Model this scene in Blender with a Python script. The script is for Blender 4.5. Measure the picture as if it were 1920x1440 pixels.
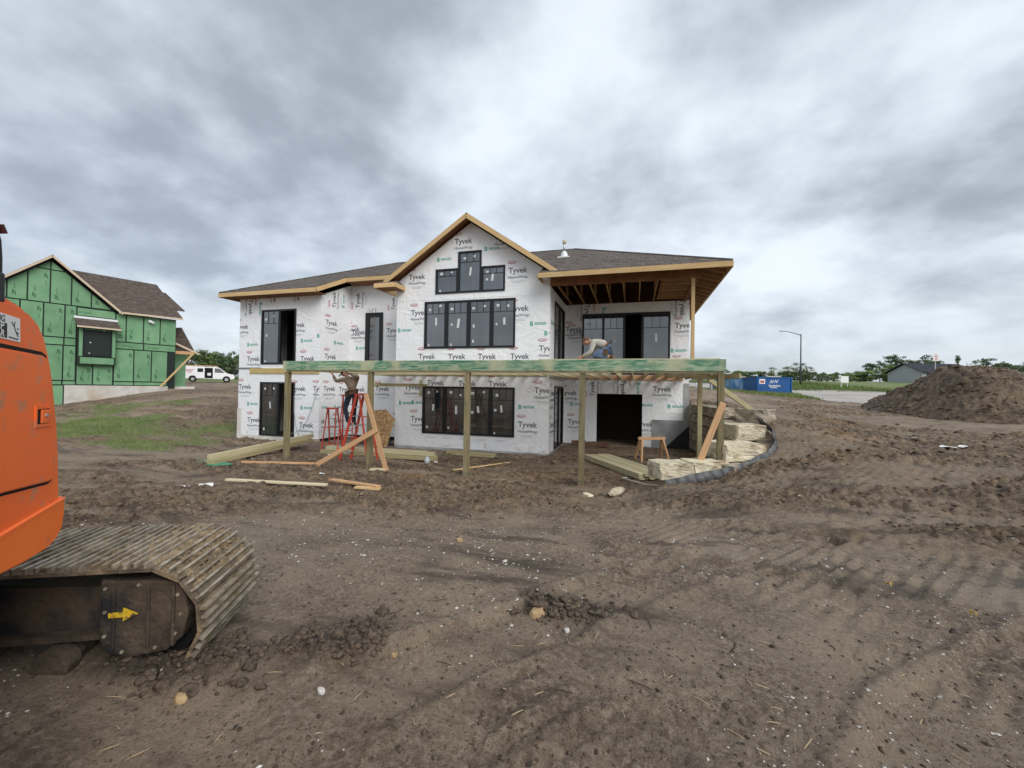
import bpy, bmesh, math, random
import numpy as np
from mathutils import Vector, Matrix

for o in list(bpy.data.objects): bpy.data.objects.remove(o)
scene = bpy.context.scene
COL = scene.collection
R = math.radians
rnd = random.Random(7)

# ------------------------------------------------------------------ camera
cam_d = bpy.data.cameras.new('camera'); cam = bpy.data.objects.new('camera', cam_d); COL.objects.link(cam)
cam_d.sensor_fit = 'HORIZONTAL'; cam_d.sensor_width = 36.0; cam_d.lens = 14.726
cam_d.clip_start = 0.05; cam_d.clip_end = 3000
YAW, PITCH, ROLL = R(-16.2976), R(0.61), R(0.888)
CAM = Vector((0, 0, 1.65))
_f = Vector((math.sin(YAW)*math.cos(PITCH), math.cos(YAW)*math.cos(PITCH), math.sin(PITCH)))
_r = Vector((math.cos(YAW), -math.sin(YAW), 0)); _u = _r.cross(_f)
_r2 = _r*math.cos(ROLL) + _u*math.sin(ROLL); _u2 = _u*math.cos(ROLL) - _r*math.sin(ROLL)
cm = Matrix.Identity(4)
for i in range(3):
    cm[i][0] = _r2[i]; cm[i][1] = _u2[i]; cm[i][2] = -_f[i]; cm[i][3] = CAM[i]
cam.matrix_world = cm
scene.camera = cam

# ------------------------------------------------------------------ world, sun, exposure
SUN_EL, SUN_AZ = R(38), R(131)          # behind the camera, veiled by cloud; azimuth measured clockwise from +Y
world = bpy.data.worlds.new('World'); scene.world = world; world.use_nodes = True
nt = world.node_tree; N = nt.nodes; L = nt.links
for n in list(N): N.remove(n)
out = N.new('ShaderNodeOutputWorld'); bg = N.new('ShaderNodeBackground'); L.new(bg.outputs[0], out.inputs[0])
sky = N.new('ShaderNodeTexSky'); sky.sky_type = 'NISHITA'; sky.sun_disc = False
sky.sun_elevation = SUN_EL; sky.sun_rotation = SUN_AZ; sky.air_density = 1.0; sky.dust_density = 2.0
tc = N.new('ShaderNodeTexCoord')
def vm(op, a=None, b=None):
    n = N.new('ShaderNodeVectorMath'); n.operation = op
    for k, v in enumerate((a, b)):
        if v is None: continue
        if isinstance(v, tuple): n.inputs[k].default_value = v
        else: L.new(v, n.inputs[k])
    return n
def ma(op, a, b=None, c=None, clamp=False):
    n = N.new('ShaderNodeMath'); n.operation = op; n.use_clamp = clamp
    for k, v in enumerate((a, b, c)):
        if v is None: continue
        if isinstance(v, (int, float)): n.inputs[k].default_value = v
        else: L.new(v, n.inputs[k])
    return n.outputs[0]
sep = N.new('ShaderNodeSeparateXYZ'); L.new(tc.outputs['Generated'], sep.inputs[0])
zz = ma('MAXIMUM', sep.outputs[2], 0.0)
den = ma('ADD', zz, 0.36)
com = N.new('ShaderNodeCombineXYZ')
L.new(ma('DIVIDE', sep.outputs[0], den), com.inputs[0]); L.new(ma('DIVIDE', sep.outputs[1], den), com.inputs[1])
def cloud_noise(scale, detail, rough, off, dist=0.0):
    mp = vm('ADD', com.outputs[0], off)
    n = N.new('ShaderNodeTexNoise'); n.inputs['Scale'].default_value = scale; n.inputs['Detail'].default_value = detail
    n.inputs['Roughness'].default_value = rough; n.inputs['Distortion'].default_value = dist
    L.new(mp.outputs[0], n.inputs['Vector']); return n.outputs['Fac']
n1 = cloud_noise(0.85, 2.5, 0.5, (8.92, 5.78, 6.0), 0.15)
n2 = cloud_noise(2.4, 7.0, 0.52, (6.57, 2.25, 3.0), 0.1)
n3 = cloud_noise(7.5, 5.0, 0.5, (3.3, 9.4, 5.0), 0.0)
s = ma('ADD', ma('MULTIPLY', n1, 0.42), ma('ADD', ma('MULTIPLY', n2, 0.40), ma('MULTIPLY', n3, 0.18)))
ramp = N.new('ShaderNodeValToRGB'); L.new(s, ramp.inputs[0])
cr = ramp.color_ramp; cr.interpolation = 'B_SPLINE'
cr.elements[0].position = 0.39; cr.elements[0].color = (0.19, 0.212, 0.242, 1)
cr.elements[1].position = 0.60; cr.elements[1].color = (0.50, 0.54, 0.583, 1)
e = cr.elements.new(0.46); e.color = (0.285, 0.317, 0.355, 1)
e = cr.elements.new(0.53); e.color = (0.395, 0.433, 0.473, 1)
# toward the horizon the deck of cloud thins to an even pale grey
hz = ma('SUBTRACT', 1.0, ma('DIVIDE', zz, 0.22), clamp=True)
hz = ma('MULTIPLY', hz, 0.62)
mixh = N.new('ShaderNodeMix'); mixh.data_type = 'RGBA'
L.new(hz, mixh.inputs['Factor']); L.new(ramp.outputs[0], mixh.inputs['A']); mixh.inputs['B'].default_value = (0.30, 0.328, 0.358, 1)
# a little of the clear sky above tints the cloud
mul = N.new('ShaderNodeMix'); mul.data_type = 'RGBA'; mul.blend_type = 'ADD'; mul.inputs['Factor'].default_value = 0.012
L.new(mixh.outputs['Result'], mul.inputs['A']); L.new(sky.outputs[0], mul.inputs['B'])
L.new(mul.outputs['Result'], bg.inputs[0]); bg.inputs[1].default_value = 1.03

sun_d = bpy.data.lights.new('sun', 'SUN'); sun_d.energy = 1.5; sun_d.angle = R(40); sun_d.color = (1.0, 0.97, 0.93)
sun = bpy.data.objects.new('sun', sun_d); COL.objects.link(sun)
sd = Vector((math.sin(SUN_AZ)*math.cos(SUN_EL), math.cos(SUN_AZ)*math.cos(SUN_EL), math.sin(SUN_EL)))
sun.rotation_euler = sd.to_track_quat('Z', 'Y').to_euler()
scene.view_settings.view_transform = 'Standard'; scene.view_settings.look = 'None'
scene.view_settings.gamma = 1.0; scene.view_settings.use_curve_mapping = False
scene.view_settings.exposure = 0.75

# ------------------------------------------------------------------ materials
MATS = {}
def pbsdf(name):
    m = bpy.data.materials.new(name); m.use_nodes = True
    t = m.node_tree; b = t.nodes['Principled BSDF']; MATS[name] = m
    return m, t, b
def plain(name, col, rough=0.6, metal=0.0, spec=0.4, emit=None):
    m, t, b = pbsdf(name)
    b.inputs['Base Color'].default_value = (*col, 1); b.inputs['Roughness'].default_value = rough
    b.inputs['Metallic'].default_value = metal; b.inputs['Specular IOR Level'].default_value = spec
    return m
def noisy(name, c1, c2, scale=4.0, stretch=(1, 1, 1), rough=0.8, bump=0.0, bscale=None, c3=None, spec=0.3, lo=0.35, hi=0.65,
          detail=6, coord='Object', var=0.15, dist=0.0, metal=0.0, s3=0.7, t3=(0.55, 0.7), bdist=0.02):
    """two colours mixed by stretched noise, a third in larger patches, per-object brightness variation, bump"""
    m, t, b = pbsdf(name); n, l = t.nodes, t.links
    tcn = n.new('ShaderNodeTexCoord'); mp = n.new('ShaderNodeMapping'); mp.inputs['Scale'].default_value = stretch
    l.new(tcn.outputs[coord], mp.inputs[0])
    oi = n.new('ShaderNodeObjectInfo')
    ad = n.new('ShaderNodeVectorMath'); ad.operation = 'ADD'; l.new(mp.outputs[0], ad.inputs[0])
    sc = n.new('ShaderNodeMath'); sc.operation = 'MULTIPLY'; sc.inputs[1].default_value = 37.0; l.new(oi.outputs['Random'], sc.inputs[0]); l.new(sc.outputs[0], ad.inputs[1])
    no = n.new('ShaderNodeTexNoise'); no.inputs['Scale'].default_value = scale; no.inputs['Detail'].default_value = detail
    no.inputs['Distortion'].default_value = dist; l.new(ad.outputs[0], no.inputs[0])
    rp = n.new('ShaderNodeMapRange'); rp.inputs[1].default_value = lo; rp.inputs[2].default_value = hi; l.new(no.outputs[0], rp.inputs[0])
    mx = n.new('ShaderNodeMix'); mx.data_type = 'RGBA'; l.new(rp.outputs[0], mx.inputs['Factor'])
    mx.inputs['A'].default_value = (*c1, 1); mx.inputs['B'].default_value = (*c2, 1); res = mx.outputs['Result']
    if c3:
        no3 = n.new('ShaderNodeTexNoise'); no3.inputs['Scale'].default_value = s3; no3.inputs['Detail'].default_value = 5
        l.new(tcn.outputs[coord], no3.inputs[0])
        r3 = n.new('ShaderNodeMapRange'); r3.inputs[1].default_value = t3[0]; r3.inputs[2].default_value = t3[1]; l.new(no3.outputs[0], r3.inputs[0])
        m3 = n.new('ShaderNodeMix'); m3.data_type = 'RGBA'; l.new(r3.outputs[0], m3.inputs['Factor']); l.new(res, m3.inputs['A'])
        m3.inputs['B'].default_value = (*c3, 1); res = m3.outputs['Result']
    if var:
        mr = n.new('ShaderNodeMapRange'); mr.inputs[3].default_value = 1-var; mr.inputs[4].default_value = 1+var; l.new(oi.outputs['Random'], mr.inputs[0])
        hs = n.new('ShaderNodeHueSaturation'); l.new(mr.outputs[0], hs.inputs['Value']); l.new(res, hs.inputs['Color']); res = hs.outputs[0]
    l.new(res, b.inputs['Base Color']); b.inputs['Roughness'].default_value = rough; b.inputs['Specular IOR Level'].default_value = spec
    b.inputs['Metallic'].default_value = metal
    if bump:
        bp = n.new('ShaderNodeBump'); bp.inputs['Strength'].default_value = bump; bp.inputs['Distance'].default_value = bdist
        if bscale:
            nb = n.new('ShaderNodeTexNoise'); nb.inputs['Scale'].default_value = bscale; nb.inputs['Detail'].default_value = 8
            l.new(ad.outputs[0], nb.inputs[0]); l.new(nb.outputs[0], bp.inputs['Height'])
        else: l.new(no.outputs[0], bp.inputs['Height'])
        l.new(bp.outputs[0], b.inputs['Normal'])
    return m
GR = (0.6, 14, 14)      # grain stretch, boards run along local X
pine = noisy('pine', (0.50, 0.33, 0.15), (0.62, 0.45, 0.24), 3.0, GR, 0.75, 0.15)
fir = noisy('fir', (0.48, 0.27, 0.135), (0.60, 0.38, 0.21), 3.0, GR, 0.75, 0.15)
treated = noisy('treated_lumber', (0.29, 0.25, 0.135), (0.42, 0.37, 0.215), 3.0, GR, 0.8, 0.2)
treated_pale = noisy('pale_treated_lumber', (0.42, 0.37, 0.225), (0.55, 0.49, 0.32), 3.0, GR, 0.8, 0.2)
post_wood = noisy('weathered_treated', (0.16, 0.135, 0.07), (0.26, 0.22, 0.125), 2.5, (0.5, 10, 10), 0.85, 0.3, c3=(0.13, 0.115, 0.075), s3=2.0)
rim_green = noisy('green_stained_board', (0.05, 0.175, 0.105), (0.33, 0.42, 0.28), 2.6, (0.9, 1, 9), 0.6, 0.25, lo=0.40, hi=0.62, dist=1.2,
                  c3=(0.41, 0.42, 0.27), s3=1.3, t3=(0.50, 0.64), var=0.06)
osb = noisy('osb', (0.30, 0.17, 0.07), (0.50, 0.33, 0.17), 11.0, (1, 1, 1), 0.85, 0.2, lo=0.42, hi=0.58)
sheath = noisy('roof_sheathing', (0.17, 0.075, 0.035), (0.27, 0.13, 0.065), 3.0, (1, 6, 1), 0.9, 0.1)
truss_wood = noisy('truss_wood', (0.30, 0.17, 0.08), (0.42, 0.26, 0.13), 3.0, GR, 0.85, 0.1)
white_wood = noisy('fresh_pale_wood', (0.55, 0.47, 0.31), (0.66, 0.58, 0.40), 3.0, GR, 0.75, 0.15)
black = plain('black_frame', (0.009, 0.010, 0.012), 0.35)
dark_gap = plain('dark_gap', (0.006, 0.005, 0.005), 0.9)
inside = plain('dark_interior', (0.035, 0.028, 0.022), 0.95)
sticker = plain('sticker_paper', (0.62, 0.64, 0.64), 0.7)
concrete = noisy('foundation_concrete', (0.30, 0.31, 0.32), (0.42, 0.43, 0.43), 2.2, (1, 1, 1), 0.9, 0.25, bscale=18, c3=(0.22, 0.22, 0.22), s3=0.9)
concrete_warm = noisy('mud_splashed_concrete', (0.48, 0.45, 0.40), (0.60, 0.58, 0.54), 1.5, (1, 1, 1), 0.9, 0.2, bscale=14, c3=(0.38, 0.28, 0.17), s3=0.5)
tarblack = noisy('damp_proofing', (0.016, 0.017, 0.02), (0.03, 0.03, 0.034), 3, (1, 1, 1), 0.6, 0.1)
lime = noisy('cream_limestone', (0.58, 0.51, 0.36), (0.70, 0.64, 0.49), 5, (1, 1, 2.5), 0.9, 0.7, bscale=9, c3=(0.31, 0.235, 0.14), s3=2.6, t3=(0.52, 0.66), bdist=0.06)
limegrey = noisy('grey_limestone', (0.25, 0.215, 0.165), (0.38, 0.335, 0.27), 5, (1, 1, 2.0), 0.92, 0.7, bscale=9, c3=(0.15, 0.12, 0.09), s3=2.0, bdist=0.05)
fabric = noisy('filter_fabric', (0.06, 0.062, 0.065), (0.15, 0.15, 0.152), 5, (1, 1, 1), 0.7, 0.4, bscale=12)
ladder_red = noisy('ladder_fibreglass', (0.50, 0.055, 0.03), (0.62, 0.09, 0.05), 4, (1, 1, 1), 0.45, 0)
alu = noisy('aluminium', (0.42, 0.42, 0.43), (0.55, 0.55, 0.56), 8, (1, 1, 1), 0.4, metal=0.6)
rubber = plain('black_rubber', (0.015, 0.015, 0.015), 0.8)
steel_dark = plain('dark_steel', (0.02, 0.021, 0.023), 0.5)
white_paint = noisy('white_paint', (0.70, 0.71, 0.72), (0.76, 0.77, 0.78), 2, (1, 1, 1), 0.35, 0)
white_plastic = plain('white_plastic', (0.75, 0.76, 0.77), 0.5)
paper = plain('white_paper', (0.75, 0.75, 0.73), 0.8)
skinm = noisy('skin', (0.42, 0.22, 0.15), (0.50, 0.28, 0.19), 9, (1, 1, 1), 0.6, 0)

# window glass: dark room behind a coated pane that mirrors sky and ground
def glassmat(name, base, rough):
    m, t, b = pbsdf(name)
    b.inputs['Base Color'].default_value = (*base, 1); b.inputs['Roughness'].default_value = rough
    b.inputs['IOR'].default_value = 1.52; b.inputs['Specular IOR Level'].default_value = 1.0
    b.inputs['Coat Weight'].default_value = 1.0; b.inputs['Coat Roughness'].default_value = 0.02; b.inputs['Coat IOR'].default_value = 1.9
    n, l = t.nodes, t.links
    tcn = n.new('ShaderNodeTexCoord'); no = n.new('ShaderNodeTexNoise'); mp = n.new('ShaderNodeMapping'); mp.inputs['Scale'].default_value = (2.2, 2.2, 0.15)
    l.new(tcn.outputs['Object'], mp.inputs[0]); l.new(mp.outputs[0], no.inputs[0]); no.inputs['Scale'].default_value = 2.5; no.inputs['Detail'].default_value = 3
    bp = n.new('ShaderNodeBump'); bp.inputs['Strength'].default_value = 0.12; bp.inputs['Distance'].default_value = 0.05
    l.new(no.outputs[0], bp.inputs['Height']); l.new(bp.outputs[0], b.inputs['Coat Normal'])
    # paler vertical streaks in the pane colour
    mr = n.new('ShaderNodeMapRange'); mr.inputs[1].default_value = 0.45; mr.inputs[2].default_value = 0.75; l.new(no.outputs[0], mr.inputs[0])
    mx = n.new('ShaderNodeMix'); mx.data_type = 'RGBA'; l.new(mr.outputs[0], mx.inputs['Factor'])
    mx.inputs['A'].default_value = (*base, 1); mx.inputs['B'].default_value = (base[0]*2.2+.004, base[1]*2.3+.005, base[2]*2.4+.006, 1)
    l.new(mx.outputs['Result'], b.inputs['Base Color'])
    return m
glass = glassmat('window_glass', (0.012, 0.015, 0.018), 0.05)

def wrapmat():
    m, t, b = pbsdf('house_wrap'); n, l = t.nodes, t.links
    tcn = n.new('ShaderNodeTexCoord')
    no = n.new('ShaderNodeTexNoise'); no.inputs['Scale'].default_value = 1.3; no.inputs['Detail'].default_value = 7; no.inputs['Distortion'].default_value = 1.6
    no.inputs['Roughness'].default_value = 0.55; l.new(tcn.outputs['Object'], no.inputs[0])
    w = n.new('ShaderNodeTexNoise'); w.inputs['Scale'].default_value = 0.35; w.inputs['Detail'].default_value = 4; l.new(tcn.outputs['Object'], w.inputs[0])
    mx = n.new('ShaderNodeMix'); mx.data_type = 'RGBA'; mr = n.new('ShaderNodeMapRange'); mr.inputs[1].default_value = 0.35; mr.inputs[2].default_value = 0.65
    l.new(w.outputs[0], mr.inputs[0]); l.new(mr.outputs[0], mx.inputs['Factor'])
    mx.inputs['A'].default_value = (0.78, 0.79, 0.81, 1); mx.inputs['B'].default_value = (0.84, 0.85, 0.86, 1)
    # mud splashed up the foot of the wall, in blotches
    sp = n.new('ShaderNodeSeparateXYZ'); l.new(tcn.outputs['Object'], sp.inputs[0])
    zr = n.new('ShaderNodeMapRange'); zr.inputs[1].default_value = 0.0; zr.inputs[2].default_value = -0.72; zr.inputs[3].default_value = -0.1; zr.inputs[4].default_value = 0.18; l.new(sp.outputs[2], zr.inputs[0])
    n5 = n.new('ShaderNodeTexNoise'); n5.inputs['Scale'].default_value = 5.0; n5.inputs['Detail'].default_value = 8; n5.inputs['Roughness'].default_value = .55; l.new(tcn.outputs['Object'], n5.inputs[0])
    sm = n.new('ShaderNodeMath'); sm.operation = 'ADD'; l.new(zr.outputs[0], sm.inputs[0]); l.new(n5.outputs[0], sm.inputs[1])
    s5 = n.new('ShaderNodeMapRange'); s5.inputs[1].default_value = 0.70; s5.inputs[2].default_value = 0.86; l.new(sm.outputs[0], s5.inputs[0])
    m5 = n.new('ShaderNodeMix'); m5.data_type = 'RGBA'; l.new(s5.outputs[0], m5.inputs['Factor']); l.new(mx.outputs['Result'], m5.inputs['A']); m5.inputs['B'].default_value = (0.52, 0.46, 0.38, 1)
    l.new(m5.outputs['Result'], b.inputs['Base Color'])
    b.inputs['Roughness'].default_value = 0.5; b.inputs['Specular IOR Level'].default_value = 0.35
    # creases: ridged noise
    ab = n.new('ShaderNodeMath'); ab.operation = 'SUBTRACT'; l.new(no.outputs[0], ab.inputs[0]); ab.inputs[1].default_value = 0.5
    a2 = n.new('ShaderNodeMath'); a2.operation = 'ABSOLUTE'; l.new(ab.outputs[0], a2.inputs[0])
    pw = n.new('ShaderNodeMath'); pw.operation = 'POWER'; l.new(a2.outputs[0], pw.inputs[0]); pw.inputs[1].default_value = 0.6
    bp = n.new('ShaderNodeBump'); bp.inputs['Strength'].default_value = 0.55; bp.inputs['Distance'].default_value = 0.06; bp.invert = True
    l.new(pw.outputs[0], bp.inputs['Height']); l.new(bp.outputs[0], b.inputs['Normal'])
    return m
wrap = wrapmat()
ink_dark = plain('print_slate', (0.12, 0.125, 0.15), 0.6); ink_grey = plain('print_grey', (0.15, 0.16, 0.19), 0.6)
ink_red = plain('print_red', (0.42, 0.09, 0.10), 0.6); ink_teal = plain('print_teal', (0.05, 0.36, 0.27), 0.6); ink_pale = plain('print_pale', (0.5, 0.51, 0.54), 0.6)
INKS = [ink_dark, ink_grey, ink_red, ink_teal, ink_pale]

def shingle(name, c1, c2, cm_):
    m, t, b = pbsdf(name); n, l = t.nodes, t.links
    uv = n.new('ShaderNodeUVMap'); br = n.new('ShaderNodeTexBrick'); l.new(uv.outputs[0], br.inputs[0])
    br.inputs['Scale'].default_value = 1.0; br.inputs['Brick Width'].default_value = 0.31; br.inputs['Row Height'].default_value = 0.143
    br.inputs['Mortar Size'].default_value = 0.006; br.inputs['Bias'].default_value = 0.0
    br.inputs['Color1'].default_value = (*c1, 1); br.inputs['Color2'].default_value = (*c2, 1); br.inputs['Mortar'].default_value = (*cm_, 1)
    no = n.new('ShaderNodeTexNoise'); no.inputs['Scale'].default_value = 7; no.inputs['Detail'].default_value = 8; l.new(uv.outputs[0], no.inputs[0])
    mx = n.new('ShaderNodeMix'); mx.data_type = 'RGBA'; mx.blend_type = 'OVERLAY'; mx.inputs['Factor'].default_value = 0.8
    l.new(br.outputs[0], mx.inputs['A']); l.new(no.outputs[0], mx.inputs['B']); l.new(mx.outputs['Result'], b.inputs['Base Color'])
    b.inputs['Roughness'].default_value = 0.95; b.inputs['Specular IOR Level'].default_value = 0.15
    bp = n.new('ShaderNodeBump'); bp.inputs['Strength'].default_value = 0.5; bp.inputs['Distance'].default_value = 0.02; bp.invert = True
    l.new(br.outputs['Fac'], bp.inputs['Height']); l.new(bp.outputs[0], b.inputs['Normal'])
    return m
shingles = shingle('asphalt_shingles', (0.085, 0.072, 0.062), (0.15, 0.13, 0.115), (0.035, 0.03, 0.027))
shingles2 = shingle('brown_shingles', (0.08, 0.062, 0.052), (0.13, 0.105, 0.09), (0.035, 0.028, 0.025))

# ------------------------------------------------------------------ mesh helpers
def wm(o):
    m = o.matrix_basis.copy()
    if o.parent: m = wm(o.parent) @ o.matrix_parent_inverse @ m
    return m
def adopt(o, parent):
    if parent is not None:
        o.parent = parent; o.matrix_parent_inverse = wm(parent).inverted()
def tag(o, label=None, cat=None, group=None, kind=None):
    if label: o['label'] = label
    if cat: o['category'] = cat
    if group: o['group'] = group
    if kind: o['kind'] = kind
    return o
def thing(name, label, cat, loc=(0, 0, 0), rz=0.0, group=None):
    o = bpy.data.objects.new(name, None); o.empty_display_size = 0.2; COL.objects.link(o)
    o.location = loc; o.rotation_euler = (0, 0, rz)
    o.matrix_basis = Matrix.Translation(loc) @ Matrix.Rotation(rz, 4, 'Z')
    return tag(o, label, cat, group)

class MB:
    def __init__(s): s.v = []; s.f = []; s.m = []; s.mi = 0; s.marks = []
    def mark(s): s.marks.append((len(s.v), len(s.f)))
    def pieces(s):
        """one MB for each marked piece"""
        ks = s.marks+[(len(s.v), len(s.f))]; res = []
        for (v0, f0), (v1, f1) in zip(ks[:-1], ks[1:]):
            q = MB(); q.v = s.v[v0:v1]; q.f = [tuple(i-v0 for i in f) for f in s.f[f0:f1]]; q.m = s.m[f0:f1]; res.append(q)
        return res
    def add(s, vs, fs):
        b = len(s.v); s.v += [tuple(p) for p in vs]
        for f in fs: s.f.append(tuple(b+i for i in f)); s.m.append(s.mi)
        return s
    def box(s, c, size, M=None):
        hx, hy, hz_ = size[0]/2, size[1]/2, size[2]/2
        vs = [Vector((x, y, z)) for z in (-hz_, hz_) for y in (-hy, hy) for x in (-hx, hx)]
        if M is not None: vs = [M @ p for p in vs]
        vs = [p+Vector(c) for p in vs]
        return s.add(vs, [(0, 2, 3, 1), (4, 5, 7, 6), (0, 1, 5, 4), (2, 6, 7, 3), (0, 4, 6, 2), (1, 3, 7, 5)])
    def bx(s, x0, x1, y0, y1, z0, z1): return s.box(((x0+x1)/2, (y0+y1)/2, (z0+z1)/2), (abs(x1-x0), abs(y1-y0), abs(z1-z0)))
    def quad(s, a, b, c, d): return s.add([a, b, c, d], [(0, 1, 2, 3)])
    def poly(s, pts): return s.add(pts, [tuple(range(len(pts)))])
    def prism(s, pts, off):
        """polygon pts (3D, any winding) extruded by vector off"""
        n = len(pts); off = Vector(off); pts = [Vector(p) for p in pts]
        nrm = Vector((0, 0, 0))
        for i in range(n): nrm += pts[i].cross(pts[(i+1) % n])
        if nrm.dot(off) > 0: pts = pts[::-1]
        vs = pts + [p+off for p in pts]
        fs = [tuple(range(n)), tuple(range(2*n-1, n-1, -1))] + [(i, i+n, (i+1) % n + n, (i+1) % n) for i in range(n)]
        return s.add(vs, fs)
    def tube(s, path, r, n=8, cap=True):
        path = [Vector(p) for p in path]; rings = []
        for i, p in enumerate(path):
            t = (path[min(i+1, len(path)-1)]-path[max(i-1, 0)]).normalized()
            a = t.cross(Vector((0, 0, 1)));  a = a.normalized() if a.length > 1e-3 else Vector((1, 0, 0))
            b = t.cross(a); rr = r[i] if isinstance(r, (list, tuple)) else r
            rings.append([p+(a*math.cos(2*math.pi*k/n)+b*math.sin(2*math.pi*k/n))*rr for k in range(n)])
        vs = [q for ring in rings for q in ring]; fs = []
        for i in range(len(path)-1):
            for k in range(n): fs.append((i*n+k, i*n+(k+1) % n, (i+1)*n+(k+1) % n, (i+1)*n+k))
        if cap: fs += [tuple(range(n))[::-1], tuple((len(path)-1)*n+k for k in range(n))]
        return s.add(vs, fs)
    def mesh(s, name, mats):
        me = bpy.data.meshes.new(name); me.from_pydata(s.v, [], s.f)
        for m in (mats if isinstance(mats, (list, tuple)) else [mats]): me.materials.append(m)
        if any(s.m): me.polygons.foreach_set('material_index', s.m)
        me.update(); return me
    def build(s, name, mats, parent=None, smooth=False, uv=False, bevel=0, local=False):
        me = s.mesh(name, mats)
        if bevel:
            bm = bmesh.new(); bm.from_mesh(me); bmesh.ops.remove_doubles(bm, verts=bm.verts, dist=1e-5)
            bmesh.ops.bevel(bm, geom=bm.edges[:], offset=bevel, segments=2, affect='EDGES', profile=0.6); bm.to_mesh(me); bm.free()
        if uv: planar_uv(me)
        if smooth: me.polygons.foreach_set('use_smooth', [True]*len(me.polygons))
        o = bpy.data.objects.new(name, me); COL.objects.link(o)
        if parent is not None:
            if local: o.parent = parent
            else: adopt(o, parent)
        return o
def planar_uv(me):
    uv = me.uv_layers.new(name='UVMap')
    for p in me.polygons:
        nrm = p.normal; e = Vector((0, 0, 1)).cross(nrm)
        e = e.normalized() if e.length > 1e-3 else Vector((1, 0, 0)); f = nrm.cross(e)
        for li in p.loop_indices:
            q = me.vertices[me.loops[li].vertex_index].co; uv.data[li].uv = (q.dot(e), q.dot(f))
def board(name, p0, p1, w, t, mat, parent=None, up=(0, 0, 1), bevel=0.004):
    """timber from p0 to p1; t measured along 'up', w across; grain along local X"""
    p0, p1 = Vector(p0), Vector(p1); d = (p1-p0); ln = d.length; x = d.normalized(); up = Vector(up)
    y = up.cross(x); y = y.normalized() if y.length > 1e-4 else Vector((0, 1, 0)); z = x.cross(y)
    me = MB().box((0, 0, 0), (ln, w, t)).mesh(name, mat)
    if bevel:
        bm = bmesh.new(); bm.from_mesh(me); bmesh.ops.bevel(bm, geom=bm.edges[:], offset=min(bevel, w*.3, t*.3), segments=1, affect='EDGES'); bm.to_mesh(me); bm.free()
    o = bpy.data.objects.new(name, me); COL.objects.link(o)
    M = Matrix.Identity(4); c = (p0+p1)/2
    for i in range(3): M[i][0], M[i][1], M[i][2], M[i][3] = x[i], y[i], z[i], c[i]
    adopt(o, parent); o.matrix_basis = M
    return o
def copy_tree(o, parent=None):
    c = o.copy(); COL.objects.link(c); c.parent = parent
    for ch in o.children: copy_tree(ch, c)
    return c
def clip(poly, a, b, c):
    """keep part of 2D polygon where a*x+b*y<=c"""
    o = []
    for i in range(len(poly)):
        p, q = poly[i], poly[(i+1) % len(poly)]; dp = a*p[0]+b*p[1]-c; dq = a*q[0]+b*q[1]-c
        if dp <= 0: o.append(p)
        if dp*dq < 0: t = dp/(dp-dq); o.append((p[0]+(q[0]-p[0])*t, p[1]+(q[1]-p[1])*t))
    return o
_tc = {}
def text2d(txt, bold=0.0, shear=0.0):
    key = (txt, bold, shear)
    if key in _tc: return _tc[key]
    cu = bpy.data.curves.new('print_text', 'FONT'); cu.body = txt; cu.size = 1.0; cu.offset = bold; cu.shear = shear; cu.resolution_u = 3
    ob = bpy.data.objects.new('print_text', cu); COL.objects.link(ob)
    me = bpy.data.meshes.new_from_object(ob.evaluated_get(bpy.context.evaluated_depsgraph_get()))
    vs = [(v.co.x, v.co.y) for v in me.vertices]; fs = [tuple(p.vertices) for p in me.polygons]
    bpy.data.objects.remove(ob); bpy.data.curves.remove(cu); bpy.data.meshes.remove(me)
    x0 = min(v[0] for v in vs); x1 = max(v[0] for v in vs)
    vs = [(v[0]-x0, v[1]) for v in vs]
    _tc[key] = (vs, fs, x1-x0); return _tc[key]
def put_text(mb, txt, place, u, v, width, ink=0, bold=0.0, rot=0.0, shear=0.0, vs_=1.0):
    vs, fs, w = text2d(txt, bold, shear); k = width/w; c, s_ = math.cos(rot), math.sin(rot)
    mb.mi = ink
    mb.add([place(u+(p[0]*c-p[1]*vs_*s_)*k, v+(p[0]*s_+p[1]*vs_*c)*k) for p in vs], fs); mb.mi = 0
def oval(mb, place, u, v, rx, ry, ink, rot=0, n=18, th=0.18):
    mb.mi = ink; c, s_ = math.cos(rot), math.sin(rot); pts = []
    for k in range(n):
        a = 2*math.pi*k/n
        for q in (1, 1-th):
            x, y = rx*q*math.cos(a), ry*(q if q == 1 else q-0.12)*math.sin(a); pts.append(place(u+x*c-y*s_, v+x*s_+y*c))
    mb.add(pts, [(2*k, (2*k+2) % (2*n), (2*k+3) % (2*n), 2*k+1) for k in range(n)]); mb.mi = 0
def bars(mb, place, u, v, w, ink, n=2, h=0.012, gap=0.034, rot=0):
    mb.mi = ink; c, s_ = math.cos(rot), math.sin(rot)
    for k in range(n):
        x0 = 0.0 if k == 0 else w*.12; x1 = w if k == 0 else w*.8; y0 = -k*gap
        P = [(x0, y0), (x1, y0), (x1, y0+h), (x0, y0+h)]
        mb.add([place(u+x*c-y*s_, v+x*s_+y*c) for x, y in P], [(0, 1, 2, 3)])
    mb.mi = 0
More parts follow.
